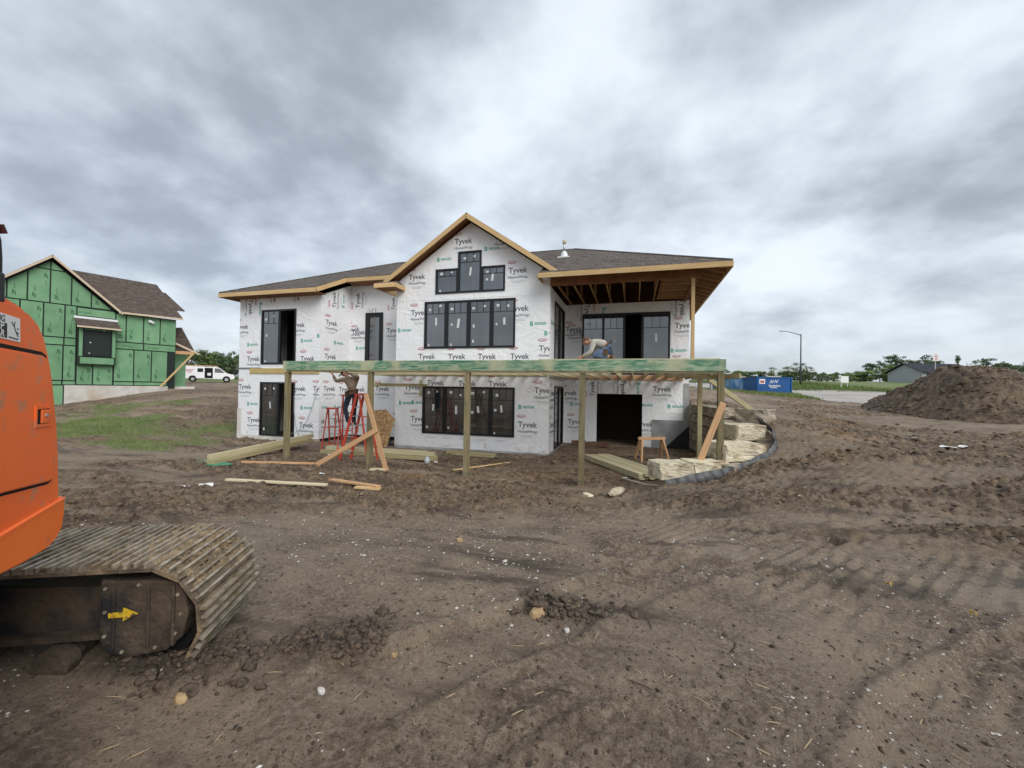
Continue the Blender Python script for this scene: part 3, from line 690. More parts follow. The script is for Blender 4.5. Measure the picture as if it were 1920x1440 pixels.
def trim_print(piece, wall, fr, openings, outline, name):
    O, ud, nd = fr; me = piece.mesh(name, INKS)
    bm = bmesh.new(); bm.from_mesh(me)
    cut_openings(bm, openings, fr)
    if outline:                                  # trim to the wall's own outline (convex)
        cu = sum(p[0] for p in outline)/len(outline); cz = sum(p[1] for p in outline)/len(outline)
        for i in range(len(outline)):
            (u1, z1), (u2, z2) = outline[i], outline[(i+1) % len(outline)]
            no = ud*(z2-z1)+Vector((0, 0, -(u2-u1))); co = O+ud*u1+Vector((0, 0, z1))
            if (O+ud*cu+Vector((0, 0, cz))-co).dot(no) > 0: no = -no
            bmesh.ops.bisect_plane(bm, geom=bm.verts[:]+bm.edges[:]+bm.faces[:], dist=1e-5, plane_co=co, plane_no=no, clear_outer=True)
    n = len(bm.faces); bm.to_mesh(me); bm.free()
    if not n: return
    o = bpy.data.objects.new(name, me); COL.objects.link(o); adopt(o, wall)
def rows(mb, place, u0, u1, z0, z1, pu=1.32, pz=1.34, ou=0.0, oz=0.0):
    j = 0; z = z0+oz
    while z < z1:
        u = u0+ou+(j % 2)*pu/2-pu
        while u < u1:
            wrap_logo(mb, place, u, z); lumber_logo(mb, place, u+pu*.44, z+pz*.5-.03); u += pu
        z += pz; j += 1
def window(parent, fr, u0, u1, z0, z1, lites, grid=True, fw=.075, mull=.11, stick=2, name='window', openl=(), proud=.035, seed=0):
    """framed unit let into the wall: frame, mullions, panes, muntins, paper labels"""
    O, ud, nd = fr; q = random.Random(seed+int(u0*100))
    root = bpy.data.objects.new(name, None); root.empty_display_size = .1; COL.objects.link(root)
    adopt(root, parent); root.matrix_basis = Matrix.Translation(O+ud*u0+Vector((0, 0, z0)))
    def bxx(mb, a, b, c, d, n0, n1):
        P = [O+ud*a+nd*n0+Vector((0, 0, c)), O+ud*b+nd*n0+Vector((0, 0, c)), O+ud*b+nd*n0+Vector((0, 0, d)), O+ud*a+nd*n0+Vector((0, 0, d))]
        mb.prism(P, nd*(n1-n0))
    f = MB(); bxx(f, u0, u1, z0, z0+fw, -.06, proud); bxx(f, u0, u1, z1-fw, z1, -.06, proud)
    bxx(f, u0, u0+fw, z0+fw, z1-fw, -.06, proud-.002); bxx(f, u1-fw, u1, z0+fw, z1-fw, -.06, proud-.002); f.build('frame', black, root)
    n = len(lites); tot = sum(lites); a0, a1 = u0+fw, u1-fw; avail = (a1-a0)-mull*(n-1); a = a0
    for i, w in enumerate(lites):
        b = a+avail*w/tot
        if i not in openl:
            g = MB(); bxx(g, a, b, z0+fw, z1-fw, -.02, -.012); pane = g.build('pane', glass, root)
            if grid:
                mm = MB(); zt = z1-fw-(z1-z0)*.22
                bxx(mm, a, b, zt-.011, zt+.011, -.011, .002)
                for k in (1, 2):
                    x = a+(b-a)*k/3; bxx(mm, x-.010, x+.010, zt+.011, z1-fw, -.011, .001)
                mm.build('muntin', black, root)
            spots = [(.5, .55, .09, .30), (.2, .88, .13, .09), (.16, .07, .08, .09), (.2, .5, .09, .10), (.72, .90, .12, .08)]
            q.shuffle(spots)
            for (su, sv, sw, sh) in spots[:stick]:
                cu = a+(b-a)*(su+q.uniform(-.05, .05)); cv = z0+fw+(z1-z0-2*fw)*(sv+q.uniform(-.05, .05)); sw *= q.uniform(.7, 1.1); sh *= q.uniform(.8, 1.2)
                cu = min(max(cu, a+sw/2+.01), b-sw/2-.01); s_ = MB(); tl = q.uniform(-.15, .15)
                P = [(-sw/2, -sh/2), (sw/2, -sh/2), (sw/2, sh/2), (-sw/2, sh/2)]
                P = [(x*math.cos(tl)-y*math.sin(tl), x*math.sin(tl)+y*math.cos(tl)) for x, y in P]
                s_.prism([O+ud*(cu+x)-nd*.0115+Vector((0, 0, cv+y)) for x, y in P], nd*.0015); s_.build('sticker', sticker, root)
        if i < n-1:
            m = MB(); bxx(m, b, b+mull, z0+fw, z1-fw, -.06, proud-.006); m.build('mullion', black, root)
        a = b+mull
    return root

house = thing('house', 'two-storey house under construction, wrapped in white printed house wrap, black windows', 'house', (-6.2, 15.1, -.8))
FL = 2.38
# --- bay (gabled centre)
BX0, BX1, BY = -9.38, -3.0, 15.1
GX, GZ, GS = -6.18, 8.27, 0.678          # gable apex x, roof top z, slope
def gable_z(x, drop=.2): return GZ-drop-GS*abs(x-GX)
out_b = [(0, -.72), (BX1-BX0, -.72), (BX1-BX0, gable_z(BX1)), (GX-BX0, gable_z(GX)), (0, gable_z(BX0))]
wt = [(-7.64, -6.68, 5.35, 6.33), (-6.68, -5.71, 5.352, 6.97), (-5.71, -4.75, 5.35, 6.33)]
op_b = [(a-BX0, b-BX0, c, d) for a, b, c, d in wt]+[(-8.10-BX0, -4.32-BX0, 3.19, 5.06), (-8.13-BX0, -4.30-BX0, -.18, 1.69)]
w, fr = make_wall(house, 'wall', BX0, BY, (1, 0), (0, -1), out_b, op_b, wrap)
def bayprint(mb, pl):
    X = lambda x: x-BX0
    for x, z in ((-6.85, 7.28), (-5.2, 7.30), (-8.85, 6.0), (-4.62, 6.0), (-8.72, 4.55), (-4.55, 4.56), (-8.35, 3.0-.22), (-7.05, 2.77), (-5.8, 2.76), (-4.5, 2.76), (-3.4, 3.05),
                 (-8.95, 1.55), (-7.95, 1.73), (-6.6, 1.72), (-5.35, 1.72), (-3.55, 1.50), (-8.65, .28), (-4.16, .22)): wrap_logo(mb, pl, X(x), z)
    for x, z in ((-7.6, 6.68), (-5.6, 6.95), (-4.55, 7.02), (-9.3, 3.9), (-3.75, 4.02), (-9.2, .95), (-8.62, .98), (-4.15, .92), (-3.2, 3.65)): lumber_logo(mb, pl, X(x), z)
    for k in range(5): mb.mark(); bars(mb, pl, X(-8.0+.72*k), -.33, .5, 4, 2)
make_print(w, fr, op_b, bayprint, out_b)
for i, (a, b, c, d) in enumerate(op_b[:3]): window(house, fr, a, b, c, d, [1], True, .07, stick=3, seed=i)
window(house, fr, *op_b[3], [1, 1, 1, 1], True, .08, .15, stick=4, seed=5)
window(house, fr, *op_b[4], [1, 1, 1, 1], True, .08, .15, stick=4, seed=9)
# lapped seams of the wrap: slight raised edges
def seam(wallobj, fr, u0, u1, z, h=.035):
    O, ud, nd = fr; s_ = MB()
    s_.prism([O+ud*u0+nd*.0005+Vector((0, 0, z)), O+ud*u1+nd*.0005+Vector((0, 0, z)), O+ud*u1+nd*.0005+Vector((0, 0, z+h)), O+ud*u0+nd*.0005+Vector((0, 0, z+h))], nd*.006)
    s_.build('seam', wrap, wallobj)
seam(w, fr, .02, BX1-BX0-.02, 5.13); seam(w, fr, .02, 1.0, 2.62); seam(w, fr, .02, 1.2, 1.15)
f = MB(); f.bx(BX0+.02, BX1-.02, BY-.012, BY+.12, -.95, -.725); f.build('foundation', concrete, house)
# bay flanks
w2, fr2 = make_wall(house, 'wall', BX1, BY+.14, (0, 1), (1, 0), [(0, -.72), (3.52, -.72), (3.52, 5.44), (0, 5.44)], [(.75, 3.05, FL-.05, 5.07), (.9, 2.95, -.70, 1.77)], wrap)
make_print(w2, fr2, [(.75, 3.05, FL-.05, 5.07), (.9, 2.95, -.70, 1.77)], lambda mb, pl: [wrap_logo(mb, pl, .1, z) for z in (.2, 1.4)] and [lumber_logo(mb, pl, .08, z) for z in (.9, 4.1)])
window(house, fr2, .75, 3.05, FL-.05, 5.07, [1, 1], False, .07, .1, stick=0, name='patio_door', openl=(1,), seed=3)
window(house, fr2, .9, 2.95, -.70, 1.77, [1, 1], False, .07, .1, stick=1, name='patio_door', openl=(1,), seed=4)
f = MB(); f.bx(BX1-.12, BX1+.012, BY+.02, BY+3.6, -.95, -.725); f.build('foundation', concrete, house)
w3, fr3 = make_wall(house, 'wall', BX0, 17.0, (0, -1), (-1, 0), [(0, -.72), (1.76, -.72), (1.76, 5.75), (0, 5.75)], [], wrap)
# --- left block
LX0, LX1, LY = -17.52, -13.02, 15.0
out_l = [(0, -.66), (LX1-LX0, -.66), (LX1-LX0, 5.62), (0, 5.62)]
op_l = [(-16.24-LX0, -14.32-LX0, 2.57, 5.02), (-16.24-LX0, -14.32-LX0, -.63, 1.77)]
w4, fr4 = make_wall(house, 'wall', LX0, LY, (1, 0), (0, -1), out_l, op_l, wrap)
def leftprint(mb, pl):
    X = lambda x: x-LX0
    for x, z in ((-17.75, 4.2), (-14.6, 4.2), (-17.05, 2.72), (-14.05, 2.72), (-17.5, 1.45), (-14.5, 1.40), (-13.35, 1.42), (-16.95, -.05), (-14.05, -.18)): wrap_logo(mb, pl, X(x), z)
    for x, z in ((-17.05, 3.42), (-14.05, 3.55), (-13.2, 3.75), (-16.98, .72), (-14.0, .62)): lumber_logo(mb, pl, X(x), z)
    wrap_logo(mb, pl, X(-17.0), 5.55, -math.pi/2); wrap_logo(mb, pl, X(-15.6), 5.85, -math.pi/2, .7); wrap_logo(mb, pl, X(-14.3), 5.85, -math.pi/2, .7)
    lumber_logo(mb, pl, X(-16.4), 5.4, -math.pi/2)
make_print(w4, fr4, op_l, leftprint, out_l)
window(house, fr4, *op_l[0], [1.15, 1], True, .075, .12, stick=4, name='patio_door', openl=(1,), seed=12)
window(house, fr4, *op_l[1], [1.15, 1], True, .075, .12, stick=4, name='patio_door', openl=(1,), seed=17)
seam(w4, fr4, .02, 1.25, 4.75); seam(w4, fr4, 3.25, 4.48, 4.9)
f = MB(); f.bx(LX0+.02, LX1-.02, LY-.012, LY+.12, -1.1, -.665); f.bx(LX0-.012, LX0+.2, LY-.014, LY-.03, -.9, .55); f.build('foundation', concrete_warm, house)
f = MB(); f.bx(LX0-.02, LX0+1.3, LY-.03, LY, 2.36, 2.42); f.build('flashing', plain('grey_flashing', (.16, .17, .19), .5), house)
board('ledger_board', (-16.85, LY-.022, 2.27), (-13.04, LY-.022, 2.27), .04, .24, noisy('yellow_ledger', (.46, .34, .13), (.58, .45, .2), 3, GR, .8, .15), house)
# side of the left block and recess
out_s = [(0, -.66), (2.0, -.66), (2.0, 6.5), (0, 5.62)]
w5, fr5 = make_wall(house, 'wall', LX1, LY+.14, (0, 1), (1, 0), [(0, -.66), (1.86, -.66), (1.86, 6.45), (0, 5.62)], [], wrap)
def sideprint(mb, pl):
    for u, z in ((.15, 4.35), (.12, 2.85), (.1, 1.42), (1.1, 1.4), (-.5, .0), (.75, -.05)): wrap_logo(mb, pl, u, z)
    for u, z in ((.7, 3.55), (.8, .62), (-.25, .65)): lumber_logo(mb, pl, u, z)
    wrap_logo(mb, pl, .75, 5.15, math.pi/2); lumber_logo(mb, pl, 1.35, 5.3, math.pi/2)
make_print(w5, fr5, [], sideprint, [(0, -.66), (1.86, -.66), (1.86, 6.45), (0, 5.62)])
op_r = [(-12.21+LX1*-1, -11.26-LX1, FL-.05, 5.10)]
out_r = [(0, -.66), (BX0-LX1, -.66), (BX0-LX1, 6.55), (0, 6.55)]
w6, fr6 = make_wall(house, 'wall', LX1, 17.0, (1, 0), (0, -1), out_r, op_r, wrap)
def recprint(mb, pl):
    for u, z in ((-.25, 4.25), (.05, 4.1), (1.95, 4.15), (2.6, 2.8), (.1, 1.4), (1.4, 1.45), (2.7, 1.35), (2.4, -.0)): wrap_logo(mb, pl, u, z)
    for u, z in ((.3, 3.4), (2.9, 3.5), (2.5, .75)): lumber_logo(mb, pl, u, z)
    wrap_logo(mb, pl, .45, 5.35, math.pi/2); wrap_logo(mb, pl, 2.35, 5.2, math.pi/2, .8); wrap_logo(mb, pl, 1.1, 5.3, -math.pi/2, .6)
make_print(w6, fr6, op_r, recprint, out_r)
window(house, fr6, *op_r[0], [1], False, .2, stick=1, name='door', seed=20)
# --- porch back wall
SX0, SX1, SY = -3.0, 2.17, 18.76
op_s = [(-2.26-SX0, 1.42-SX0, FL-.05, 5.0), (-1.59-SX0, .33-SX0, -.78, 1.48)]
out_p = [(0, -.75), (SX1-SX0, -.75), (SX1-SX0, 5.44), (0, 5.44)]
w7, fr7 = make_wall(house, 'wall', SX0, SY, (1, 0), (0, -1), out_p, op_s, wrap)
def porchprint(mb, pl):
    X = lambda x: x-SX0
    for x, z in ((-3.0, 4.25), (-2.85, 4.12), (1.6, 4.3), (-2.85, .12), (.75, 1.63), (.05, .12), (1.55, 2.7), (-3.2, 1.4)): wrap_logo(mb, pl, X(x), z)
    for x, z in ((1.45, 3.3), (-2.75, .95), (.15, .98), (1.35, .95)): lumber_logo(mb, pl, X(x), z)
    wrap_logo(mb, pl, X(-2.15), 5.45, -math.pi/2); wrap_logo(mb, pl, X(1.8), 5.5, -math.pi/2); wrap_logo(mb, pl, X(-1.7), 1.35, math.pi/2, .9)
    wrap_logo(mb, pl, X(-.55), 2.1, -math.pi/2, .9); lumber_logo(mb, pl, X(.1), 2.0, -math.pi/2); lumber_logo(mb, pl, X(-1.4), 5.3, -math.pi/2)
make_print(w7, fr7, op_s, porchprint, out_p)
window(house, fr7, *op_s[0], [1, 1, .85, 1.25], True, .08, .10, stick=3, name='patio_door', openl=(2,), seed=31)
for (a, b, c, d) in ((.72, SX1-.2, -.9, .42), (SX1-.2, SX1+.012, -.9, 1.97)):
    f = MB(); f.bx(a, b, SY-.02, SY-.002, c, d); f.build('foundation', concrete, house)
f = MB(); f.prism([(1.15, SY-.026, -.85), (SX1+.03, SY-.026, -.85), (SX1+.03, SY-.026, .22)], (0, .004, 0)); f.build('damp_proofing', tarblack, house)
# other walls close the house
for nm, ox, oy, ud, nd, ol in (('wall', SX1, SY+.14, (0, 1), (1, 0), [(0, -.7), (6.1, -.7), (6.1, 5.5), (0, 5.5)]),
                               ('wall', LX0, 25.0, (0, -1), (-1, 0), [(0, -.7), (9.86, -.7), (9.86, 5.55), (0, 5.55)]),
                               ('wall', SX1-.14, 25.0, (-1, 0), (0, 1), [(0, -.7), (19.4, -.7), (19.4, 5.5), (0, 5.5)])):
    make_wall(house, nm, ox, oy, ud, nd, ol, [], wrap)
# floors and partitions inside, dark behind the openings
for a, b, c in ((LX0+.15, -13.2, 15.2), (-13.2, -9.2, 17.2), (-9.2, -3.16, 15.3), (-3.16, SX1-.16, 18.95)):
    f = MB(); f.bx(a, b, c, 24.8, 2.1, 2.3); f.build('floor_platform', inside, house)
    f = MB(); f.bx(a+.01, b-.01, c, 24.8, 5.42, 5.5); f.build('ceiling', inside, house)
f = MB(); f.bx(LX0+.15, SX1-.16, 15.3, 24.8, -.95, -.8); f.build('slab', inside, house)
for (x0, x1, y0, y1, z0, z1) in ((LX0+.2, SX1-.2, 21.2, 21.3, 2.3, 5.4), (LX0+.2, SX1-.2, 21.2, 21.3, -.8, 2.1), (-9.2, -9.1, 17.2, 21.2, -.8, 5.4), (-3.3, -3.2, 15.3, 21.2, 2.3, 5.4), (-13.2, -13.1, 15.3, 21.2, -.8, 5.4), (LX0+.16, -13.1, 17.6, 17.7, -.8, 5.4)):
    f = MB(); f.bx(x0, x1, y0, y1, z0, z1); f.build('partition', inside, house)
# white parts and papers seen through the open doors
for (x, y, z, w_, h_) in ((-14.62, 15.35, 2.75, .16, 1.35), (-.42, 19.2, FL, .13, .55), (-.16, 19.25, FL, .16, .6), (.12, 19.2, FL, .3, .62)):
    f = MB(); f.bx(x, x+w_, y, y+.03, z-.05, z+h_); f.build('trim_piece', white_paint, house)

# --- roof
EY, EZ, RS = 14.38, 5.745, 0.4625
RX, LXE = 2.88, -18.05
RUN = 5.7; RY = EY+RUN; RZ = EZ+RS*RUN; BY2 = RY+RUN
RKX = -12.75; REY = 16.2; REZ = EZ+RS*(REY-EY)
roof = bpy.data.objects.new('roof', None); COL.objects.link(roof); adopt(roof, house); roof.matrix_basis = Matrix.Translation((-6.2, RY, RZ))
def slab(mb, pts, th): mb.prism(pts, (0, 0, -th))
def planes(mb, dz, th):
    P = lambda x, y: (x, y, EZ+RS*(y-EY)+dz)
    # front plane: left low eave, recess eave, porch eave
    slab(mb, [P(LXE, EY), P(RKX, EY), P(RKX, REY), (LXE+RUN, RY, RZ+dz)], th)
    slab(mb, [P(RKX, REY), P(-9.2, REY), P(-9.2, RY), (LXE+RUN, RY, RZ+dz)], th)
    slab(mb, [P(-9.2, EY+1.4), P(-3.3, EY+1.4), P(-3.3, RY), P(-9.2, RY)], th)
    slab(mb, [P(-3.3, EY), P(RX, EY), (RX-RUN, RY, RZ+dz), P(-3.3, RY)], th)
    # hips and back
    slab(mb, [(RX, EY, EZ+dz), (RX, BY2, EZ+dz), (RX-RUN, RY, RZ+dz)], th)
    slab(mb, [(LXE, BY2, EZ+dz), (LXE, EY, EZ+dz), (LXE+RUN, RY, RZ+dz)], th)
    slab(mb, [(RX, BY2, EZ+dz), (LXE, BY2, EZ+dz), (LXE+RUN, RY, RZ+dz), (RX-RUN, RY, RZ+dz)], th)
mb = MB(); planes(mb, .012, .022); mb.build('shingle_cover', shingles, roof, uv=True)
mb = MB(); planes(mb, -.012, .03); mb.build('sheathing', sheath, roof)
# gable roof
GY = 14.63
for s_ in (-1, 1):
    xe = GX+s_*3.48; ze = GZ-GS*3.48
    pts = [(GX, GY, GZ), (GX, RY, GZ), (xe, RY, ze), (xe, GY, ze)]
    mb = MB(); slab(mb, [(x, y, z+.012) for x, y, z in pts], .022); mb.build('shingle_cover', shingles, roof, uv=True)
    mb = MB(); slab(mb, [(x, y+.02, z-.014) for x, y, z in pts], .03); mb.build('sheathing', sheath, roof)
    board('rake_board', (GX, GY-.02, GZ-.105), (xe, GY-.02, ze-.105), .04, .17, pine, roof)
cap = MB(); cap.tube([(LXE+RUN, RY, RZ), (RX-RUN, RY, RZ)], .05, 6); cap.build('ridge_cap', shingles, roof, uv=True)
cap = MB(); cap.tube([(RX, EY, EZ+.01), (RX-RUN, RY, RZ+.01)], .05, 6); cap.build('ridge_cap', shingles, roof, uv=True)
cap = MB(); cap.tube([(LXE, EY, EZ+.01), (LXE+RUN, RY, RZ+.01)], .05, 6); cap.build('ridge_cap', shingles, roof, uv=True)
# fascia boards
FZ = EZ-.105
for a, b in (((LXE-.0, EY-.02, FZ), (RKX, EY-.02, FZ)), ((RKX, REY-.02, REZ-.105), (-9.5, REY-.02, REZ-.105)), ((RKX+.02, EY, FZ), (RKX+.02, REY, REZ-.105)),
             ((-3.3, EY-.02, FZ), (RX, EY-.02, FZ)), ((RX+.02, EY, FZ), (RX+.02, BY2, FZ)), ((LXE-.02, EY, FZ), (LXE-.02, BY2, FZ)), ((LXE, BY2+.02, FZ), (RX, BY2+.02, FZ)), ((-3.32, EY, FZ), (-3.32, 15.08, FZ))):
    board('fascia_board', a, b, .04, .175, pine, roof)
# soffit boards close the eaves on the left
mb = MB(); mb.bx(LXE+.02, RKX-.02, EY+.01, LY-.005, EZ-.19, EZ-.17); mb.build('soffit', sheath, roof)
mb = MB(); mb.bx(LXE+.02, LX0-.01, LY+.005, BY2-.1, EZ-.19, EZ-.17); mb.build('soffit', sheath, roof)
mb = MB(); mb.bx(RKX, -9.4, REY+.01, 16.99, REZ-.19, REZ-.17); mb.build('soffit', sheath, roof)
# little boxed return at the foot of the gable
ret = MB(); x0, x1, y0, y1 = -9.96, -9.04, EY, BY-.004
ret.add([(x0, y0, EZ), (x1, y0, EZ), (x1, y1, EZ), (x0, y1, EZ), (x0, y1, EZ+.27), (x1-.35, y1, EZ+.27)], [(0, 1, 5, 4), (1, 2, 5), (3, 0, 4), (2, 3, 4, 5)])
ret.build('shingle_cover', shingles, roof, uv=True)
for a, b in (((x0, y0-.02, FZ), (x1, y0-.02, FZ)), ((x1+.02, y0, FZ), (x1+.02, y1, FZ)), ((x0-.02, y0, FZ), (x0-.02, y1+1.2, FZ))): board('fascia_board', a, b, .04, .175, pine, roof)
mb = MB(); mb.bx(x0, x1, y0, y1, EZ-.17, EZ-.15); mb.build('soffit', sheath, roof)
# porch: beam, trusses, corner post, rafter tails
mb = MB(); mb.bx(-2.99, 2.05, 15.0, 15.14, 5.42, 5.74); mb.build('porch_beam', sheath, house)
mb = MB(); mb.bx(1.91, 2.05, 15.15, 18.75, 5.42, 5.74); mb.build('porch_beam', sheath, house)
board('porch_post', (1.84, 15.06, FL-.02), (1.84, 15.06, 5.42), .11, .11, pine, house, up=(0, 1, 0))
for k in range(9):
    x = -2.75+.58*k
    if x > 1.85: break
    if x < .8:
        board('truss_chord', (x, 15.15, 5.47), (x, 18.74, 5.47), .04, .09, truss_wood, roof, bevel=0)
        board('truss_web', (x, 15.3, 5.52), (x, 16.7, 6.62), .04, .09, truss_wood, roof, bevel=0); board('truss_web', (x, 16.7, 6.62), (x, 17.6, 5.52), .04, .09, truss_wood, roof, bevel=0)
        board('truss_web', (x, 17.6, 5.52), (x, 18.5, 7.3), .04, .09, truss_wood, roof, bevel=0)
for k in range(7):
    y = 15.45+.48*k; board('truss_chord', (.85, y, 5.49), (1.9, y, 5.49), .04, .09, truss_wood, roof, bevel=0)
for k in range(19):
    y = 14.7+.56*k; board('rafter_tail', (2.06, y, EZ+.14), (2.86, y, EZ-.13), .04, .11, truss_wood, roof, bevel=0)
for k in range(10):
    x = -3.0+.58*k; board('rafter_tail', (x, EY+.02, EZ-.12), (x, 14.99, EZ+.14), .04, .11, truss_wood, roof, bevel=0)
# flue pipe
vp = bpy.data.objects.new('vent_pipe', None); COL.objects.link(vp); adopt(vp, roof); vz = EZ+RS*(17.75-EY); vp.matrix_basis = Matrix.Translation((-2.95, 17.75, vz))
mb = MB(); mb.tube([(-2.95, 17.75, vz-.1), (-2.95, 17.75, vz+.16), (-2.95, 17.75, vz+.24)], [.19, .13, .07], 14); mb.bx(-3.2, -2.7, 17.55, 17.95, vz-.07, vz-.02); mb.build('flashing_boot', white_paint, vp, smooth=False)
mb = MB(); mb.tube([(-2.95, 17.75, vz+.2), (-2.95, 17.75, vz+.62)], .055, 12); mb.build('pipe', alu, vp, smooth=True)
mb = MB(); mb.tube([(-2.95, 17.75, vz+.6), (-2.95, 17.75, vz+.7)], .085, 12); mb.build('pipe_cap', noisy('brassy_cap', (.5, .42, .2), (.6, .52, .3), 4), vp, smooth=False)

# ------------------------------------------------------------------ deck frame
deck = thing('raised_deck', 'unfinished raised deck frame with green stained rim board on timber posts', 'deck', (-4.3, 10.7, -.85))
DZ1, DZ0, DY = 2.40, 2.12, 10.62
dx = [-10.6, -6.9, -2.55, 2.02]
for a, b in zip(dx[:-1], dx[1:]): board('rim_board', (a+.003, DY, (DZ0+DZ1)/2), (b-.003, DY, (DZ0+DZ1)/2), .042, DZ1-DZ0, rim_green, deck)
board('rim_board', (2.0, DY+.03, (DZ0+DZ1)/2), (2.0, 18.6, (DZ0+DZ1)/2), .042, DZ1-DZ0, treated, deck)
board('rim_board', (-10.58, DY+.03, (DZ0+DZ1)/2), (-10.58, 16.95, (DZ0+DZ1)/2), .042, DZ1-DZ0, treated, deck)
board('beam', (-10.5, DY+.07, DZ0-.03), (1.98, DY+.07, DZ0-.03), .08, .04, treated_pale, deck)
for k in range(27):
    x = -10.2+.46*k
    if x > 1.85: break
    ye = 16.94 if x < BX0-.05 else (BY-.06 if x < BX1+.1 else SY-.06)
    board('joist', (x, DY+.03, DZ0+.135), (x, ye, DZ0+.135), .038, .235, treated_pale, deck, bevel=0)
board('ledger_board', (BX0+.02, BY-.025, 2.24), (BX1-.05, BY-.025, 2.24), .04, .235, treated, deck)
board('ledger_board', (BX1+.05, SY-.03, 2.20), (1.95, SY-.03, 2.20), .045, .20, fir, deck)
for i, x in enumerate((-10.52, -7.49, -4.41, -1.27)):
    zb = gz(x, DY+.1, False)-.25
    board('post', (x, DY+.11, zb), (x, DY+.11, DZ0-.05), .14, .14, post_wood, deck, up=(0, 1, 0))
board('post', (1.93, DY+.11, -.9), (1.93, DY+.11, DZ0-.05), .14, .14, post_wood, deck, up=(0, 1, 0))
board('post', (1.72, 12.45, -.9), (1.72, 12.45, DZ0-.01), .115, .115, treated, deck, up=(0, 1, 0))
board('tie_beam', (1.5, 12.35, 2.02), (2.35, 10.78, 2.02), .04, .12, treated, deck)
board('brace', (1.85, 11.9, 1.98), (3.45, 13.75, 1.02), .04, .14, treated, deck)
board('brace', (-7.42, DY+.18, 1.70), (-7.95, BY-.02, 1.73), .04, .10, treated, deck)
board('brace_cleat', (-8.2, BY-.045, 1.30), (-8.2, BY-.045, 1.92), .09, .04, treated_pale, deck, up=(0, 1, 0))
for k in range(4): board('deck_board', (-2.4, DY+.12+.15*k, DZ1+.013), (1.9, DY+.12+.15*k, DZ1+.013), .14, .026, treated_pale, deck)
# ------------------------------------------------------------------ retaining wall of quarried blocks
rw = thing('retaining_wall', 'stepped retaining wall of big rough limestone blocks curving beside the walk-out', 'retaining wall', (2.4, 12.5, -.8))
FACE = [(2.20, 18.70), (2.45, 15.5), (2.62, 13.4), (2.62, 12.2), (2.42, 11.3), (1.95, 10.62), (1.25, 10.18), (.45, 9.80)]
def along(d):
    for (x1, y1), (x2, y2) in zip(FACE[:-1], FACE[1:]):
        ln = math.hypot(x2-x1, y2-y1)
        if d <= ln: return Vector((x1+(x2-x1)*d/ln, y1+(y2-y1)*d/ln, 0)), Vector(((x2-x1)/ln, (y2-y1)/ln, 0))
        d -= ln
    return Vector((x2, y2, 0)), Vector(((x2-x1)/ln, (y2-y1)/ln, 0))
TOTAL = sum(math.hypot(b[0]-a[0], b[1]-a[1]) for a, b in zip(FACE[:-1], FACE[1:]))
def stone(p, t, ln, dep, h, z, mat, seed, rough=.025):
    """rough-split block; p on the face line start, t direction along the wall; back is to the left of t"""
    q = random.Random(seed); nrm = Vector((-t.y, t.x, 0)); mb = bmesh.new()
    bmesh.ops.create_cube(mb, size=1); bmesh.ops.subdivide_edges(mb, edges=mb.edges[:], cuts=2, use_grid_fill=True)
    bmesh.ops.bevel(mb, geom=[e for e in mb.edges if len(e.link_faces) == 2 and e.calc_face_angle() > .5], offset=.03, segments=1, affect='EDGES')
    for v in mb.verts: v.co = Vector((v.co.x*ln, v.co.y*dep, v.co.z*h))+Vector((q.uniform(-1, 1), q.uniform(-1, 1), q.uniform(-.6, .6)))*rough
    me = bpy.data.meshes.new('stone_block'); mb.to_mesh(me); mb.free(); me.materials.append(mat)
    o = bpy.data.objects.new('stone_block', me); COL.objects.link(o)
    c = p+t*ln/2+nrm*(dep/2)+Vector((0, 0, z+h/2)); M = Matrix.Identity(4)
    for i in range(3): M[i][0], M[i][1], M[i][2], M[i][3] = t[i], nrm[i], (0, 0, 1)[i], c[i]
    adopt(o, rw); o.matrix_basis = M @ Matrix.Rotation(q.uniform(-.02, .02), 4, 'Z'); return o
CH = .365; ztop = 1.17
ends = [TOTAL-4.55, TOTAL-3.35, TOTAL-2.05, TOTAL-.6]        # where each course breaks off, top course first
for c in range(5):
    z = ztop-CH*(c+1); end = ends[c] if c < 4 else TOTAL-1.4
    d = 0.0 if c % 2 == 0 else -.45; i = 0; q = random.Random(50+c)
    while d < end-.3:
        ln = q.uniform(.85, 1.25); last = d+ln > end-.35
        if last: break
        p, t = along(max(d, 0)); l2 = ln+min(d, 0); p2, _ = along(max(d, 0)+l2); t = (p2-p).normalized()
        stone(p, t, (p2-p).length-.045, .55, CH-.04, z, limegrey, 100*c+i, .02); d += ln; i += 1
    p, t = along(max(d, 0))
    # broad cream end stones, broken faces to the open
    if c == 0: stone(Vector((2.72, 13.05, 0)), Vector((.80, -.60, 0)), .75, .75, CH, z, limegrey, 901, .04)
    if c == 1: stone(Vector((2.50, 11.72, 0)), Vector((.93, .36, 0)), .78, .95, CH+.02, z-.01, lime, 902, .028)
    if c == 2: stone(Vector((2.02, 10.52, 0)), Vector((.94, .34, 0)), .98, .95, CH+.03, z-.02, lime, 903, .028)
    if c == 3:
        stone(Vector((.55, 9.72, 0)), Vector((.93, .37, 0)), .80, .62, CH, z-.02, lime, 904, .028)
        stone(Vector((1.30, 10.02, 0)), Vector((.90, .43, 0)), .85, .60, CH, z, lime, 905, .028)
